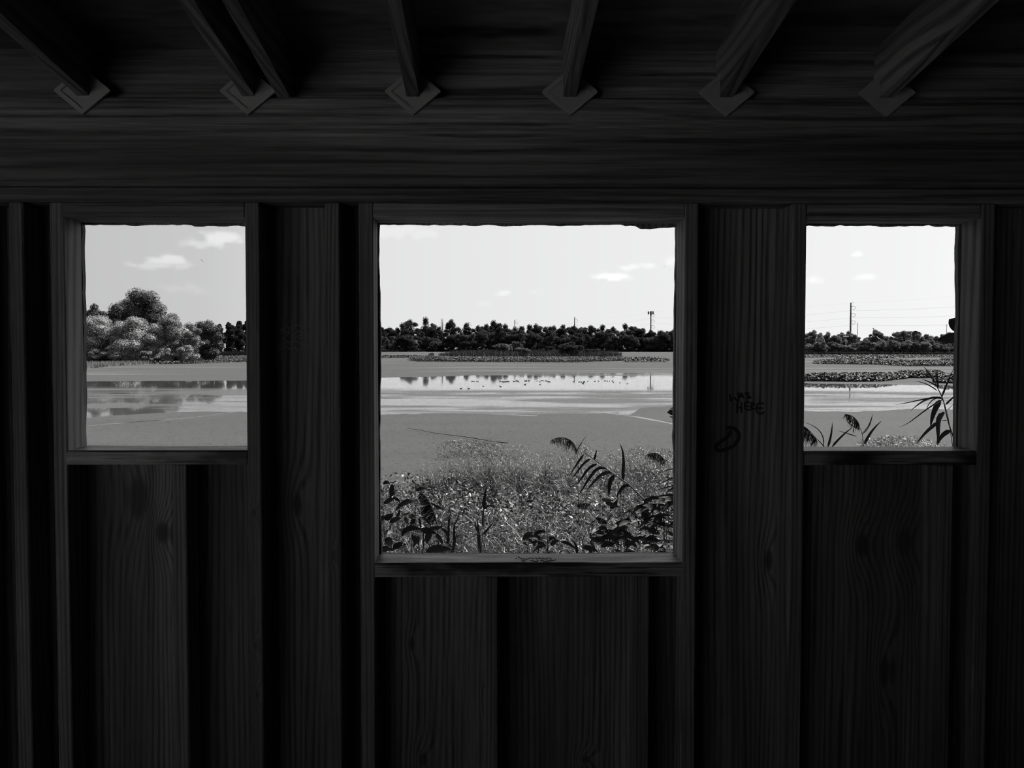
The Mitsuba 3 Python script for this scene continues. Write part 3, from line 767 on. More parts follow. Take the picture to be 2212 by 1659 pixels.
for lab, pa, pb, nn, hh, tt in (('dark undergrowth along the far shore under the trees', 800, 1490, 14000, 3.2, .014), ('dark undergrowth at the foot of the bushes across the right window', 1700, 2120, 9000, 2.0, .02), ('dark undergrowth under the distant trees at the right of the left window', 462, 560, 4000, 2.6, .014), ('dark undergrowth at the foot of the left shore trees', 60, 456, 9000, 1.6, .03)):
    rng = np.random.default_rng(int(pa))
    qx = rng.uniform(pa, pb, nn); dd = shore_depth(qx) + rng.uniform(-.5, 9, nn)
    b0 = np.stack([(qx - 1057) / F * dd, dd, np.full(nn, .1)], -1)
    v, f, c = blades(rng, b0, rng.uniform(.4, 1, nn) * hh, np.full(nn, .35 if dd.mean() > 250 else .14), rng.uniform(.9, 1.55, nn), rng.uniform(0, .5, nn), tt)
    put(thing('shore_undergrowth', lab, kind='stuff'), (v, f), 'far_leaf', color=c)
reeds('shore_grass', 'pale grass tufts on the left shore\'s edge, in the left window', outline([(120, 799), (160, 786), (300, 783.5), (330, 786), (260, 790), (185, 797)]), 9000, .5, 1.0, .05, .085, 62, .5)
gb = outline([(100, 799), (160, 786), (330, 784.5), (335, 786), (260, 791), (185, 797)])

# ------------------------------------------------------------------ the near bank's grass
rng = np.random.default_rng(77)
N = 380000
Yq = 4.0 + (19.5 - 4.0) * rng.uniform(0, 1, N) ** .85
Xq = rng.uniform(-.55, .75, N) * (Yq + 3)
z, g, d = canopy(Xq, Yq)
dens = np.clip(.30 + 3.2 * (meshkit.fbm(np.stack([Xq * 1.6, Yq * 1.1, Xq * 0 + 2], -1), 3, 8) - .42), .12, 1)
for hx, hy, hr, ha in HOLLOWS:
    dens = dens * (1 - min(1, ha * 1.25) * np.exp(-((Xq - hx) / (hr * 1.2)) ** 4 - ((Yq - hy) / (hr * 1.1)) ** 4))
keep = (d > -.1) & (rng.uniform(0, 1, N) < dens)
Xq, Yq, z, g, d = Xq[keep], Yq[keep], z[keep], g[keep], d[keep]
n = len(Xq); print('grass blades', n)
dep = rng.uniform(0, 1, n) ** 2.2
base = np.stack([Xq, Yq, np.maximum(g, z - .12 - .35 * dep)], -1)
v, f, c = blades(rng, base, rng.uniform(.07, .20, n), rng.uniform(.004, .009, n), rng.uniform(.3, 1.4, n), rng.uniform(.5, 1.7, n), .023, 3)
gr = thing('marsh_grass', 'dense fine-bladed marsh grass covering the near bank', kind='stuff')
put(gr, (v, f), 'grass_blade', color=c)
# arching tussocks: each a dense clump of long blades that hang over their own shaded foot
tq = []
for _ in range(9000):
    y = 4.6 + 14.2 * rng.uniform() ** .9; x = rng.uniform(-.52, .72) * (y + 2)
    if all((x - a) ** 2 + (y - b) ** 2 > .50 ** 2 for a, b in tq): tq.append((x, y))
    if len(tq) >= 620: break
tq = np.array(tq)
zc, gc, dc = canopy(tq[:, 0], tq[:, 1])
ok = dc > .02
tq, zc, gc, dc = tq[ok], zc[ok], gc[ok], dc[ok]
hs = np.clip((zc - gc) * 1.05, .28, 1.0)
for hx, hy, hr, ha in HOLLOWS:
    hs = hs * (1 - .55 * ha * np.exp(-((tq[:, 0] - hx) / hr) ** 2 - ((tq[:, 1] - hy) / hr) ** 2))
print('tussocks', len(tq))
bp = 190
hh = np.repeat(hs, bp)
b0 = np.repeat(np.stack([tq[:, 0], tq[:, 1], gc], -1), bp, 0); b0[:, :2] += rng.normal(0, .08, (len(b0), 2))
nb = len(b0)
v, f, c = blades(rng, b0, hh * rng.uniform(.6, 1.5, nb), rng.uniform(.005, .011, nb), rng.uniform(.75, 1.55, nb), rng.uniform(.35, 1.35, nb), .023, 5)
put(thing('tussock_grass', 'long arching grass tussocks rising over the near bank to the water\'s edge', kind='stuff'), (v, f), 'grass_blade', color=c)
# broad-leaved weeds among the grass
nw = 7500
ctr = np.array([tuple(atz(px, py, 1.15)[:2]) for px, py in ((960, 1075), (900, 1065), (1000, 1095), (1090, 1100), (1050, 1080), (860, 1060), (930, 1100), (1130, 1120), (1010, 1130), (1350, 1090), (1200, 1110), (1440, 1110), (1290, 1160), (1080, 1160), (960, 1150))])
wq = ctr[rng.integers(0, len(ctr), nw)] + rng.normal(0, .38, (nw, 2))
zc, gc, dc = canopy(wq[:, 0], wq[:, 1])
u = rng.normal(size=(nw, 3)) * .7 + [0, 0, .9]; u /= np.linalg.norm(u, axis=1, keepdims=True)
t = np.cross(u, rng.normal(size=(nw, 3))); t /= np.linalg.norm(t, axis=1, keepdims=True); s2 = np.cross(u, t)
c0 = np.stack([wq[:, 0], wq[:, 1], zc + rng.uniform(-.2, .16, nw)], -1)
L = rng.uniform(.014, .034, nw)[:, None]
V = np.stack([c0 - t * L, c0 - t * L * .2 - s2 * L * .5, c0 + t * L, c0 - t * L * .2 + s2 * L * .5], 1).reshape(-1, 3)
i = np.arange(nw)[:, None] * 4
put(thing('low_weeds', 'small shiny broad-leaved weeds growing through the grass', kind='stuff'), (V, np.vstack([np.hstack([i, i + 1, i + 2]), np.hstack([i, i + 2, i + 3])])), 'grass_blade',
    color=np.stack([np.repeat(.038 * rng.uniform(.5, 1.6, nw), 4)] * 3, -1))

# ------------------------------------------------------------------ plants close to the windows
scene['reed_leaf'] = {'type': 'twosided', 'bsdf': {'type': 'principled', 'base_color': grey(.022), 'roughness': .6, 'specular': .2}}
scene['reed_stem'] = rough(grey(.03), .7, .2)
scene['plume'] = rough(grey(.018), .9, .1)
scene['pale_leaf'] = {'type': 'twosided', 'bsdf': {'type': 'principled', 'base_color': grey(.06), 'roughness': .6, 'specular': .2}}


def leaf(pts, width, Y, rng, kind='blade', n=9, yv=.06):
    """A leaf along the sight lines pts at about depth Y: its middle rib is sunk, its tip leans nearer or farther. width in pixels."""
    dy = rng.uniform(-yv, yv)
    P3 = np.array([aty(px, py, Y + dy * t) for (px, py), t in zip(pts, np.linspace(0, 1, len(pts)))])
    c = curve(P3, n)
    t = np.gradient(c, axis=0); t /= np.linalg.norm(t, axis=1, keepdims=True)
    view = c - EYE; view /= np.linalg.norm(view, axis=1, keepdims=True)
    side = np.cross(t, view); side /= np.linalg.norm(side, axis=1, keepdims=True) + 1e-9
    s = np.linspace(0, 1, n)
    prof = (np.clip(s / .12, .35, 1) * (1 - s ** 2.2)) if kind == 'blade' else np.maximum(np.sin(np.pi * s ** .72) ** .8, .03)
    half = (width * .5 * Y / F * prof + .0004)[:, None]
    roll = rng.uniform(-.5, .5)
    sv = side * math.cos(roll) + view * math.sin(roll)
    sv /= max(math.cos(roll), .6)
    mid = c + view * half * .35
    V = np.stack([c - sv * half, mid, c + sv * half], 1).reshape(-1, 3)
    Fq = []
    for i in range(n - 1):
        for j in (0, 1):
            a = i * 3 + j
            Fq += [(a, a + 1, a + 4), (a, a + 4, a + 3)]
    return V, np.array(Fq)


def stem(pts, w, Y, n=12):
    c = curve([aty(px, py, Y) for px, py in pts], n)
    return tube(c, np.linspace(1, .55, n) * w * .5 * Y / F, 5)


def to_ground(pts, Y, z=.7):
    """The stem runs on down to the ground it grows from."""
    p = aty(*pts[0], Y)
    return p, np.array([p[0] + .05, Y, z])


def plume(axis, wpx, Y, rng, side=(-.3, .9), n=150, hair=None):
    """A drooping feathery seed head: a rachis with many fine branchlets."""
    c = curve([aty(px, py, Y) for px, py in axis], 24)
    ms = [tube(c, np.linspace(.004, .001, 24), 4)]
    k = Y / F
    for i in range(int(n * .62)):
        t = rng.uniform(.02, .98); j = t * 23; b = c[int(j)] + (c[min(int(j) + 1, 23)] - c[int(j)]) * (j % 1)
        L = wpx * k * (.7 + 1.1 * math.sin(math.pi * min(1, t * .9 + .1))) * rng.uniform(.5, 1)
        dx, dz = side
        v = np.array([dx + rng.normal(0, .25), rng.normal(0, .35), -dz + rng.normal(0, .2)]); v /= np.linalg.norm(v)
        tip = b + v * L
        mid = (b + tip) / 2 + np.array([0, 0, .12 * L])
        ms.append(tube([b, mid, tip], [.0012, .0016, .0005], 3, False))
    return cat(ms)


def plant(name, label, Y, mp, stems, leaves, plumes=(), kind='blade', seed=0, group=None, category='reed', base_z=.75, bs='reed_leaf'):
    rng = np.random.default_rng(seed)
    key = thing(name, label, category, group)
    for pts, w in stems:
        q = [mp(*p) for p in pts]
        a, b = to_ground(q, Y, base_z)
        c3 = [tuple(aty(px, py, Y)) for px, py in q]
        c = np.vstack([np.linspace(b, a, 6)[:-1], curve(c3, 12)])
        part(key, 'stem', tube(c, np.linspace(1.1, .5, len(c)) * w / mp.scale * .5 * Y / F, 5), 'reed_stem')
    for lf in leaves:
        pts, w, kd = (*lf, kind)[:3]
        part(key, 'leaf', leaf([mp(*p) for p in pts], w / mp.scale, Y, rng, kd if isinstance(kd, str) else kind), bs if len(lf) < 4 else lf[3], True)
    for ax, w, sd, n in plumes:
        part(key, 'seed_head', plume([mp(*p) for p in ax], w / mp.scale, Y, rng, sd, n), 'plume')
    return key


class Map:
    def __init__(s, x0, y0, scale): s.x0, s.y0, s.scale = x0, y0, scale
    def __call__(s, a, b): return s.x0 + a / s.scale, s.y0 + b / s.scale


R3 = Map(1710, 690, 5.184)
plant('reed_stalk', 'tall dark reed with long pointed leaves in the right window', 3.3, R3,
      [([(1845, 1400), (1780, 1230), (1720, 1000), (1690, 880), (1640, 780), (1580, 660), (1520, 570)], 16), ([(1800, 1400), (1775, 1230), (1735, 1020), (1690, 890)], 8)],
      [([(1690, 870), (1570, 878), (1400, 910), (1160, 955)], 14), ([(1680, 885), (1560, 880), (1450, 930), (1330, 1025)], 22), ([(1690, 900), (1600, 950), (1480, 1030), (1350, 1130), (1210, 1210)], 14),
       ([(1665, 905), (1610, 1000), (1575, 1100), (1555, 1210)], 58), ([(1710, 1040), (1665, 1080), (1640, 1250), (1620, 1400)], 52), ([(1620, 740), (1540, 700), (1460, 668)], 14), ([(1632, 800), (1500, 720), (1380, 690)], 10),
       ([(1640, 780), (1632, 680), (1628, 560)], 20), ([(1685, 860), (1740, 720), (1812, 555)], 18), ([(1725, 955), (1790, 890), (1880, 815)], 18), ([(1745, 1020), (1790, 970), (1830, 935)], 8),
       ([(1640, 1150), (1530, 1240), (1400, 1390)], 36), ([(1775, 1245), (1700, 1290), (1630, 1420)], 50), ([(1740, 1130), (1715, 1133), (1680, 1132)], 8), ([(1700, 900), (1600, 890), (1530, 960), (1500, 1040)], 12)],
      [([(1600, 690), (1560, 620), (1480, 532)], 30, (-.2, .7), 40)], seed=1)
plant('reed_stalk', 'reed with a drooping feathery plume low in the right window', 3.4, R3,
      [([(800, 1420), (795, 1310), (755, 1190)], 9)],
      [([(755, 1225), (680, 1190), (600, 1120)], 9), ([(790, 1285), (860, 1200), (905, 1060)], 20), ([(815, 1400), (900, 1250), (1010, 1135)], 28), ([(725, 1310), (600, 1270), (525, 1248)], 10), ([(455, 1425), (560, 1310), (690, 1205)], 22), ([(700, 1270), (690, 1240), (720, 1200)], 8)],
      [([(755, 1190), (700, 1100), (590, 1060)], 75, (-.15, .95), 130)], seed=2)
plant('reed_stalk', 'reed with a dark plume at the right window\'s lower left corner', 3.25, R3,
      [([(375, 1440), (330, 1385), (265, 1325)], 16)],
      [([(355, 1425), (340, 1290), (270, 1210), (140, 1155)], 9), ([(405, 1430), (440, 1300), (457, 1150)], 24)],
      [([(270, 1330), (190, 1240), (110, 1190), (60, 1195)], 110, (-.1, .95), 200)], seed=3)

C8 = Map(1230, 940, 6.38)
plant('reed_stalk', 'large arching dark reed with hanging leaves in the wide window', 3.2, C8,
      [([(1300, 1100), (1220, 1030), (1090, 940), (850, 710), (600, 530), (440, 410), (310, 310), (190, 230)], 22)],
      [([(195, 265), (110, 390), (0, 555)], 28), ([(290, 330), (200, 390), (120, 490), (20, 610)], 32), ([(380, 400), (290, 440), (190, 560), (70, 690)], 36), ([(500, 460), (400, 455), (320, 530), (220, 680), (110, 850)], 42),
       ([(575, 512), (470, 530), (350, 630), (230, 770)], 50, 'blade', 'pale_leaf'), ([(620, 560), (575, 610), (550, 720), (540, 860)], 62), ([(840, 708), (750, 700), (690, 770), (640, 870)], 40), ([(780, 700), (715, 760), (700, 860)], 28),
       ([(1080, 940), (1030, 980), (1010, 1100), (980, 1210)], 66), ([(345, 335), (360, 270), (377, 200)], 28), ([(365, 245), (430, 232), (520, 212)], 14), ([(165, 285), (155, 240), (135, 190)], 18)], seed=4)
plant('reed_leaf_spray', 'single upright dark leaf above the arching reed', 3.5, C8, [([(742, 700), (742, 610)], 6)], [([(742, 640), (745, 400), (735, 230), (690, 110)], 46)], seed=5, category='reed leaf')
plant('reed_stalk', 'reed leaves reaching in from the wide window\'s right jamb', 3.15, C8, [([(1640, 1150), (1600, 800), (1580, 500)], 20)],
      [([(1600, 540), (1350, 620), (1190, 720)], 14), ([(1600, 660), (1300, 730), (1100, 795)], 18), ([(1600, 830), (1450, 825), (1300, 830), (1110, 910)], 30), ([(1590, 440), (1400, 470), (1200, 532)], 12), ([(1600, 700), (1450, 720), (1330, 800)], 40), ([(1600, 900), (1450, 870), (1370, 960), (1300, 1100)], 36)], seed=6)
plant('reed_stalk', 'reed with a dark feathery plume right of the arching reed', 4.2, C8, [([(1360, 640), (1340, 450), (1310, 350)], 8)], [], [([(1310, 350), (1230, 265), (1065, 268)], 90, (-.1, .95), 150)], seed=7)
C8b = Map(1120, 880, 4.366)
plant('reed_stalk', 'reed with a dark feathery plume at the grass\'s upper edge', 4.6, C8b, [([(560, 640), (560, 480), (540, 400)], 6)], [([(545, 420), (590, 340), (640, 270)], 8)], [([(545, 410), (470, 300), (390, 285), (300, 318)], 75, (.15, .95), 190)], seed=8)
plant('reed_stalk', 'reed with dark plumes low in the wide window\'s right half', 3.1, C8, [([(1180, 1640), (1000, 1180), (860, 1030), (640, 900)], 14), ([(560, 1640), (640, 1330), (470, 1250)], 10), ([(200, 1640), (140, 1350), (0, 1180)], 14), ([(180, 1460), (400, 1110), (450, 1060)], 10), ([(860, 1620), (1000, 1450), (1120, 1330)], 8)],
      [([(640, 1150), (800, 1060), (980, 960)], 20), ([(700, 1180), (820, 1220), (960, 1280)], 26), ([(960, 1260), (920, 1100), (840, 1000)], 24), ([(740, 1390), (560, 1450), (330, 1520)], 45, 'blade', 'pale_leaf'), ([(500, 930), (600, 960), (700, 1000)], 60), ([(560, 1000), (620, 960), (660, 880)], 70), ([(450, 880), (520, 900), (610, 890)], 50),
       ([(960, 1430), (840, 1500), (760, 1640)], 40), ([(1080, 1300), (1180, 1350), (1290, 1330)], 50), ([(1200, 1200), (1300, 1250), (1420, 1230)], 50), ([(1020, 1420), (1150, 1460), (1300, 1440)], 46), ([(1180, 1560), (1280, 1500), (1400, 1510)], 46), ([(300, 1640), (260, 1560), (180, 1500)], 40), ([(100, 1640), (90, 1520), (20, 1430)], 40)],
      [([(280, 950), (200, 940), (90, 950)], 60, (-.2, .6), 90), ([(830, 1140), (760, 1160), (640, 1200)], 80, (.3, .8), 120), ([(720, 1330), (600, 1310), (470, 1290)], 80, (-.4, .8), 130), ([(520, 1200), (450, 1150), (380, 1130)], 60, (-.5, .8), 90), ([(800, 1030), (900, 1090), (960, 1180)], 60, (.3, .8), 90)], seed=9)
rng = np.random.default_rng(123)
for s_, (x0, x1, y0, y1, n, Y, lab) in enumerate(((980, 1480, 880, 1640, 70, 3.0, 'dark leafy weed in the wide window\'s lower right corner'), (150, 900, 1250, 1640, 42, 3.05, 'dark leafy weed at the sill below the arching reed'), (-700, -120, 1380, 1640, 20, 3.1, 'low dark leafy weed at the middle of the wide window\'s sill'))):
    ls, ss = [], []
    for i in range(n):
        a, b, th, L = rng.uniform(x0, x1), rng.uniform(y0, y1), rng.uniform(-.6, .5), rng.uniform(110, 230)
        th = th + math.pi if rng.uniform() < .5 else th
        ls.append(([(a, b), (a + .5 * L * math.cos(th), b + .5 * L * math.sin(th) - 20), (a + L * math.cos(th), b + L * math.sin(th) + 25)], rng.uniform(30, 66), 'ovate'))
    for i in range(5):
        a = rng.uniform(x0, x1)
        ss.append(([(a + rng.uniform(-60, 60), 1640), (a + 10, 1400), (a, y0 + rng.uniform(40, 260))], 12))
    plant('leafy_weed', lab, Y, C8, ss, ls, kind='ovate', seed=20 + s_, category='weed')

L7 = Map(820, 1030, 9.758)
plant('leafy_weed', 'tall dark weed with pointed oval leaves in the wide window\'s lower left', 3.1, L7, [([(690, 1640), (700, 1200), (740, 900), (750, 600), (757, 300), (772, 140)], 26), ([(740, 548), (620, 470), (500, 400), (330, 320)], 8), ([(755, 665), (830, 590), (920, 500)], 8)],
      [([(735, 545), (600, 518), (440, 600), (330, 725)], 105), ([(810, 620), (900, 575), (1070, 570)], 110), ([(1080, 550), (1200, 620), (1350, 690)], 45), ([(765, 300), (870, 250), (980, 250)], 75), ([(735, 800), (650, 830), (590, 760)], 110), ([(740, 890), (700, 940), (640, 1000)], 90), ([(340, 320), (270, 360), (210, 470)], 70),
       ([(765, 170), (720, 130), (690, 60)], 50), ([(520, 860), (560, 930), (590, 1010)], 80), ([(480, 800), (560, 790), (630, 745)], 40)], kind='ovate', seed=31, category='weed')
plant('leafy_weed', 'dark weed with drooping leaves against the wide window\'s left jamb', 3.0, L7, [([(130, 1640), (120, 1450), (80, 800), (75, 330), (90, 200)], 30)],
      [([(85, 570), (180, 505), (350, 430)], 90), ([(300, 460), (380, 480), (425, 560)], 60), ([(150, 540), (220, 600), (290, 655)], 75), ([(70, 650), (0, 645), (-80, 700)], 60), ([(65, 330), (0, 290), (-80, 330)], 80), ([(80, 160), (150, 115), (220, 160)], 75), ([(265, 150), (250, 280), (220, 430)], 95), ([(80, 860), (180, 850), (290, 770)], 130),
       ([(70, 820), (20, 900), (60, 1010)], 110), ([(210, 970), (330, 900), (470, 870)], 100), ([(340, 860), (400, 790), (420, 690)], 60), ([(220, 1000), (240, 1060), (200, 1130)], 90), ([(100, 1200), (180, 1160), (330, 1150)], 90), ([(120, 1300), (200, 1380), (220, 1500)], 170), ([(0, 1560), (150, 1510), (320, 1560)], 120), ([(280, 1510), (390, 1440), (500, 1390)], 130)], kind='ovate', seed=32, category='weed')
plant('leafy_weed', 'dark weed with broad leaves at the sill in the wide window\'s lower left', 3.05, L7, [([(800, 1640), (450, 1400), (400, 1100), (370, 900)], 22), ([(900, 1640), (930, 1400), (920, 1150)], 40), ([(910, 1640), (905, 1500), (750, 1380)], 8)],
      [([(480, 1260), (540, 1130), (720, 1085), (900, 1110)], 110), ([(660, 1240), (745, 1330), (700, 1500)], 100), ([(840, 860), (850, 960), (870, 1075)], 45), ([(835, 850), (960, 900), (1090, 1050)], 60), ([(1060, 1070), (1200, 1080), (1340, 1035)], 80), ([(1290, 1090), (1400, 1170), (1430, 1320)], 60), ([(1180, 1190), (1280, 1330), (1340, 1470)], 85),
       ([(960, 1640), (1200, 1520), (1560, 1560)], 170), ([(1080, 1150), (1010, 1300), (1000, 1400)], 140), ([(860, 1120), (1000, 1130), (1200, 1200)], 130), ([(560, 1420), (480, 1480), (420, 1560)], 70), ([(840, 1260), (800, 1330), (840, 1460)], 90), ([(1320, 1470), (1420, 1450), (1550, 1500)], 90)], kind='ovate', seed=33, category='weed')
plant('reed_stalk', 'reed with a dark feathery plume among the weeds at the left', 3.2, L7, [([(1230, 1640), (1220, 1060), (1170, 800)], 40)], [], [([(1190, 900), (1100, 640), (1010, 470), (900, 340)], 190, (-.75, .65), 260)], seed=34)
plant('reed_stalk', 'pair of upright dark reed blades right of the left weeds', 3.15, L7, [([(1390, 1640), (1440, 1250), (1455, 1050)], 22)],
      [([(1390, 1600), (1455, 1150), (1440, 800)], 60), ([(1385, 860), (1400, 740), (1425, 630)], 45), ([(1470, 980), (1480, 860), (1490, 740)], 24), ([(1500, 1600), (1570, 1200), (1610, 940), (1680, 870)], 60), ([(1600, 1000), (1660, 830), (1760, 650)], 34), ([(1340, 600), (1345, 480), (1350, 370)], 26), ([(1350, 570), (1450, 540), (1560, 480)], 26), ([(1540, 1600), (1580, 1400), (1640, 1180)], 40)], seed=35)
C7 = Map(790, 880, 4.366)
plant('dock_stalk', 'thin dark seed spike standing in the middle of the wide window\'s grass', 3.3, C7, [([(1085, 1400), (1105, 1150), (1115, 950), (1130, 730)], 9)],
      [([(1118, 960), (1118, 880), (1138, 750)], 34), ([(1070, 1390), (1065, 1250), (1053, 1050)], 40), ([(1110, 1130), (1108, 1040), (1118, 930)], 24), ([(1110, 1200), (1150, 1150), (1200, 1090)], 20), ([(1075, 1200), (1040, 1130), (1030, 1080)], 20), ([(1120, 960), (1160, 930), (1230, 940)], 16)], seed=36, category='weed')

B6 = Map(1840, 640, 9.217)
plant('broad_leaf_twig', 'two big black leaves poking in from the right window\'s right jamb', 2.62, B6, [([(2330, 1200), (2300, 760), (2240, 600)], 22), ([(2300, 820), (2180, 800), (2110, 740)], 14)],
      [([(2280, 560), (2130, 555), (2030, 520), (1938, 458)], 330, 'ovate'), ([(2230, 820), (2060, 825), (1880, 850), (1690, 872)], 215, 'ovate'), ([(2240, 745), (2160, 750), (2075, 745)], 45, 'ovate')], kind='ovate', seed=40, category='twig', base_z=1.6)
J6 = Map(1130, 640, 6.144)
plant('broad_leaf_twig', 'small dark leafy twig poking out of the wide window\'s right jamb', 2.9, J6, [([(2140, 1750), (2110, 1620), (2060, 1530)], 10)],
      [([(2080, 1560), (1990, 1520), (1912, 1550)], 60, 'ovate'), ([(2080, 1540), (2010, 1490), (1940, 1510)], 45, 'ovate'), ([(2080, 1600), (2000, 1610), (1945, 1590)], 26, 'ovate'), ([(2070, 1550), (1980, 1560), (1915, 1540)], 40, 'ovate'), ([(2070, 1500), (2030, 1470), (2012, 1445)], 26, 'ovate'), ([(2080, 1560), (2020, 1540), (1970, 1580)], 40, 'ovate')], kind='ovate', seed=41, category='twig', base_z=1.2)
p = [atz(px, py, .06) for px, py in ((880, 925), (905, 929), (950, 937), (1000, 943), (1050, 951), (1098, 957))]
st = thing('floating_stick', 'long thin dark branch lying on the duckweed near the bank', 'branch')
put(st, tube(curve(p, 20), np.linspace(.007, .013, 20), 5), 'bark')

# ------------------------------------------------------------------ birds
scene['duck_feather'] = rough(grey(.012), .8, .2)
scene['white_feather'] = rough(grey(.35), .8, .2)


def duck_mesh(s, ang):
    a = trimesh.creation.icosphere(subdivisions=1)
    body = (np.array(a.vertices) * [.5, .24, .24] * [1, 1, 1] + [0, 0, .13], np.array(a.faces))
    tail = vf(trimesh.convex.convex_hull(np.array([(-.42, .08, .18), (-.42, -.08, .18), (-.62, 0, .3), (-.4, 0, .06)])))
    neck = tube([(.36, 0, .2), (.46, 0, .36), (.5, 0, .48)], [.12, .08, .08], 6)
    head = (np.array(a.vertices) * [.14, .11, .11] + [.54, 0, .52], np.array(a.faces))
    bill = vf(trimesh.convex.convex_hull(np.array([(.64, .05, .5), (.64, -.05, .5), (.8, .03, .47), (.8, -.03, .47), (.65, 0, .55)])))
    v, f = cat([body, tail, neck, head, bill])
    c, sn = math.cos(ang), math.sin(ang)
    return v @ np.array([[c, sn, 0], [-sn, c, 0], [0, 0, 1]]) * s, f


Z6 = [(25, 1118), (50, 1118), (82, 1118), (185, 1120), (222, 1130), (240, 1113), (263, 1115), (300, 1118), (332, 1128), (352, 1131), (225, 1167), (25, 1168), (670, 1128), (742, 1132), (772, 1134), (808, 1132), (793, 1151), (857, 1125), (950, 1126), (1002, 1121), (1087, 1119), (1118, 1121),
      (1144, 1122), (1185, 1121), (1200, 1140), (1283, 1143), (1385, 1155), (963, 978)]
Z5 = [(1415, 1125), (1440, 1126), (1473, 1125), (1490, 1126), (1785, 1126), (1812, 1128), (1835, 1133), (1852, 1130), (1870, 1128), (1895, 1127), (1968, 1126), (1990, 1120), (2015, 1120), (2028, 1133), (2110, 1120), (2132, 1120), (2168, 1119), (2113, 1168), (1263, 1221), (1368, 1221), (1790, 1194), (1560, 1191)]
rng = np.random.default_rng(8)
for a, b in [(1130 + x / 6.144, 640 + y / 6.144) for x, y in Z6] + [(790 + x / 6.144, 640 + y / 6.144) for x, y in Z5]:
    w = atz(a, b + 1, 0)
    k = thing('duck', 'small dark duck floating on the open water', 'duck', 'ducks scattered over the open water')
    v, f = duck_mesh(rng.uniform(.12, .21), rng.choice([0, math.pi]) + rng.normal(0, .5))
    put(k, (v + w, f), 'duck_feather', True)


def flyer(name, label, px, py, D, span, tilt, head):
    c = aty(px, py, D)
    body = tube([(-.32, 0, 0), (-.1, 0, .02), (.15, 0, 0), (.3, 0, -.01)], [.02, .09, .08, .03], 6)
    ws = []
    for s in (-1, 1):
        P = np.array([(.12, s * .05, .03), (.18, s * .5, .14), (.02, s * 1.0, .10), (-.12, s * .55, .10), (-.12, s * .05, .03)])
        Q = P + [0, 0, .012]
        ws.append(vf(trimesh.convex.convex_hull(np.vstack([P, Q]))))
    key = thing(name, label, 'bird')
    R = trimesh.transformations.euler_matrix(tilt, .2, head)[:3, :3]
    put_ = lambda m: (np.asarray(m[0]) * span @ R.T + c, m[1])
    part(key, 'body', put_(body), 'duck_feather'); part(key, 'wing', put_(ws[0]), 'duck_feather'); part(key, 'wing', put_(ws[1]), 'duck_feather')


flyer('flying_bird', 'dark bird flying in the left window\'s sky', 436, 563, 90, .32, .75, 1.5)
flyer('flying_bird', 'tiny dark bird above left of the other in the left window', 425, 531, 160, .18, .2, 1.0)
flyer('flying_bird', 'small dark bird flying in the wide window\'s upper right sky', 1435, 576, 120, .26, -.7, 1.6)
for px, py, lab in ((856.5, 764.5, 'tiny white egret in the far water, at the left of the wide window'), (1422, 773.5, 'tiny white egret right of the marsh island')):
    w = atz(px, py, 0)
    k = thing('egret', lab, 'bird')
    a = trimesh.creation.icosphere(subdivisions=1)
    put(k, cat([(np.array(a.vertices) * [.35, .16, .18] + w + [0, 0, .6], np.array(a.faces)), tube([w + [.25, 0, .7], w + [.38, 0, .95], w + [.3, 0, 1.15], w + [.42, 0, 1.2]], [.07, .05, .05, .03], 5), tube([w + [0, .05, 0], w + [0, .05, .5]], .025, 4), tube([w + [0, -.05, 0], w + [0, -.05, .5]], .025, 4)]), 'white_feather', True)

# ------------------------------------------------------------------ power line, poles, roof
scene['steel'] = rough(grey(.05), .6, .4)
scene['cable'] = rough(grey(.10), .6, .4)
scene['white_paint'] = rough(grey(.75), .5, .4)
TOP = 34.0 + CZ
POLES = [('the one nearest, in the right window', 1838, 654), ('the one carrying antennas, in the wide window', 1406, 672), ('the middle-sized one, in the wide window', 1241, 685.5), ('the smallest one, left in the wide window', 1112, 691)]
tips = []
labs = ['tall steel power pylon with three curved arms in the right window', 'steel power pylon carrying a ring of antennas in the wide window', 'distant power pylon just above the treeline left of the antenna pylon', 'smallest, farthest power pylon above the treeline in the wide window']


def pole_parts(x, y, real=True, label=None, antennas=False):
    key = thing('power_pylon', label, 'pylon') if real else None
    if real:
        part(key, 'pole', tube([(x, y, 0), (x, y, TOP)], [.75, .42], 10), 'steel')
        part(key, 'peak_arm', tube([(x, y, TOP - .1), (x + 2.2, y - .2, TOP + .05)], [.14, .10], 5), 'steel')
    out = [np.array([x + 2.2, y, TOP])]
    for k in range(3):
        z = TOP - 3.6 - 5.55 * k
        arm = curve([(x, y, z), (x + 1.6, y, z + .95), (x + 2.8, y, z + .75), (x + 3.9, y, z - .35)], 12)
        if real:
            part(key, 'arm', tube(arm, np.linspace(.20, .13, 12), 5), 'steel')
            part(key, 'insulator', tube([(x + .75, y, z - .55), (x + 2.15, y, z - 2.1), (x + 3.6, y, z - .5)], .12, 5), 'steel')
        out.append(np.array([x + 2.15, y, z - 2.2]))
    if antennas:
        part(key, 'platform', tube([(x + 1.7 * math.cos(a), y + 1.7 * math.sin(a), TOP - 1.6) for a in np.linspace(0, 2 * np.pi, 13)], .13, 5), 'steel')
        part(key, 'mount', tube([(x, y, TOP - 4), (x, y, TOP - .3)], .75, 8), 'steel')
        for i in range(9):
            a = i * 2 * np.pi / 9 + .2
            c, s = math.cos(a), math.sin(a)
            part(key, 'antenna', cbox(x + 2.6 * c - .28, x + 2.6 * c + .28, y + 2.6 * s - .2, y + 2.6 * s + .2, TOP - 3.1, TOP - .3, .05), 'steel')
            part(key, 'strut', tube([(x, y, TOP - 1.7), (x + 2.5 * c, y + 2.5 * s, TOP - 1.7)], .1, 4), 'steel')
    return out


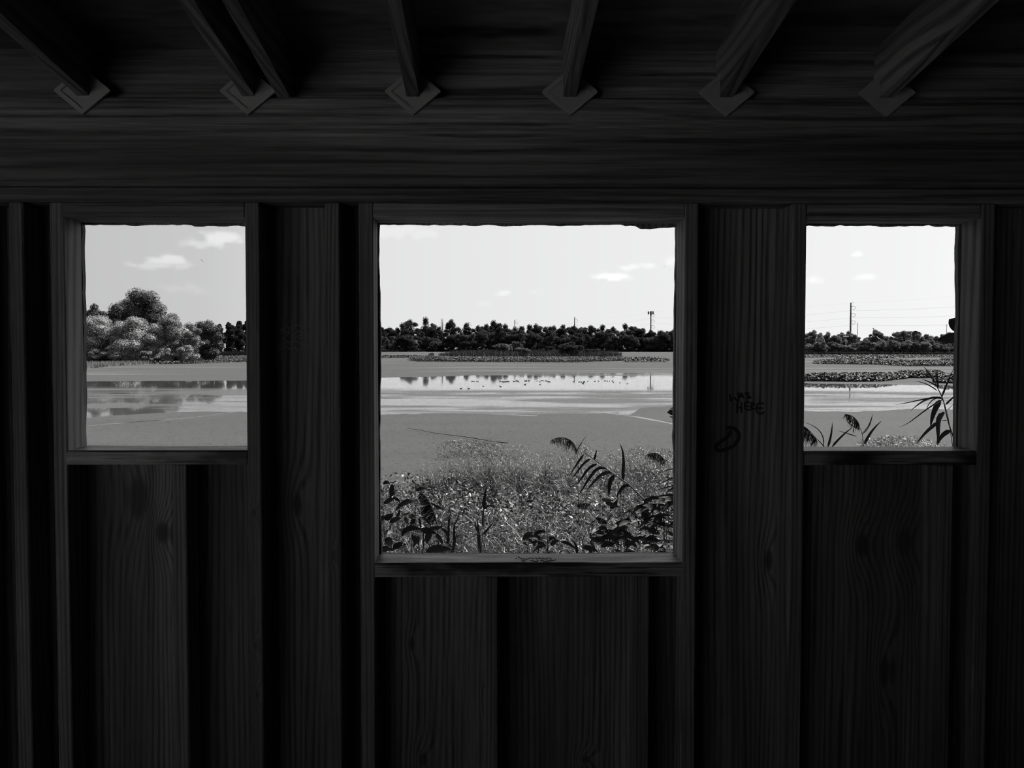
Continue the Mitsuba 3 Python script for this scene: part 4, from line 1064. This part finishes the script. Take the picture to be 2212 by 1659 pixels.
for i, (_, px, py) in enumerate(POLES):
    q = ray(px, py); D = (TOP - CZ) / q[2]
    tips.append(pole_parts(q[0] * D, D, True, labs[i], i == 1))
nxt = pole_parts(tips[0][0][0] + 20, tips[0][0][1] - 250, True, 'steel power pylon beyond the right end of the wall')
prv = pole_parts(tips[3][0][0] - 62, tips[3][0][1] + 95, True, 'farthest power pylon hidden in the left of the treeline')
spans = [(nxt, tips[0], 'right of the pylon in the right window', 3.2), (tips[0], tips[1], 'between the right window\'s pylon and the antenna pylon', 3.6), (tips[1], tips[2], 'between the antenna pylon and the middle pylon', 4.0), (tips[2], tips[3], 'between the two farthest pylons', 3.0)]
hang = ['thin earth wire', 'upper wire', 'middle wire', 'lower wire']
for a, b, where, sag in spans:
    for k in range(4):
        s = np.linspace(0, 1, 28)[:, None]
        c = a[k] * (1 - s) + b[k] * s
        c[:, 2] -= (4 * sag * s * (1 - s))[:, 0] * (.8 if k == 0 else 1)
        key = thing('power_line', f'{hang[k]} sagging {where}', 'wire', 'wires of the power line')
        put(key, tube(c,   .010 if k == 0 else .029, 4), 'cable')


def light_pole(px, py, D, label, white=False, tee=3.0, r=.13):
    p = aty(px, py, D)
    k = thing('light_pole', label, 'pole')
    part(k, 'pole', tube([(p[0], D, 0), (p[0], D, p[2])], [r * 1.2, r], 6), 'white_paint' if white else 'steel')
    if tee:
        part(k, 'crossbar', tube([(p[0] - tee / 2, D, p[2]), (p[0] + tee / 2, D, p[2])], [r * 1.5] * 2, 6), 'white_paint' if white else 'steel')


light_pole(1852, 697, 520, 'thin straight pole right of the right window\'s pylon', tee=0, r=.17)
light_pole(1886.5, 709, 470, 'lamp post behind the dark pointed tree', tee=1.2)
light_pole(2045, 702, 470, 'thin lamp post near the big black leaves', tee=1.2)
light_pole(1827.5, 727, 361, 'white T-shaped post among the trees left of the pylon', True, 2.6, .10)
D = 371.0
bd = thing('curved_roof_building', 'building whose curved white roof edges peek between the trees', 'building')
c = aty(1977, 714.5, D); r0 = 1.8
arc = lambda y, r: [(c[0] + r * math.cos(a) * 1.1, y, c[2] - 1.9 + r * math.sin(a)) for a in np.linspace(.1, math.pi - .1, 16)]
body = np.array([(c[0] + r0 * math.cos(a) * 1.1, y, c[2] - 1.9 + r0 * math.sin(a)) for y in (D, D + 12) for a in np.linspace(0, math.pi, 16)] + [(c[0] + sx * r0 * 1.1, y, 0) for y in (D, D + 12) for sx in (-1, 1)])
part(bd, 'hall', vf(trimesh.convex.convex_hull(body)), 'bark')
part(bd, 'roof_edge', tube(arc(D - .2, 1.9), .14, 5), 'white_paint', label='white curved roof edge')
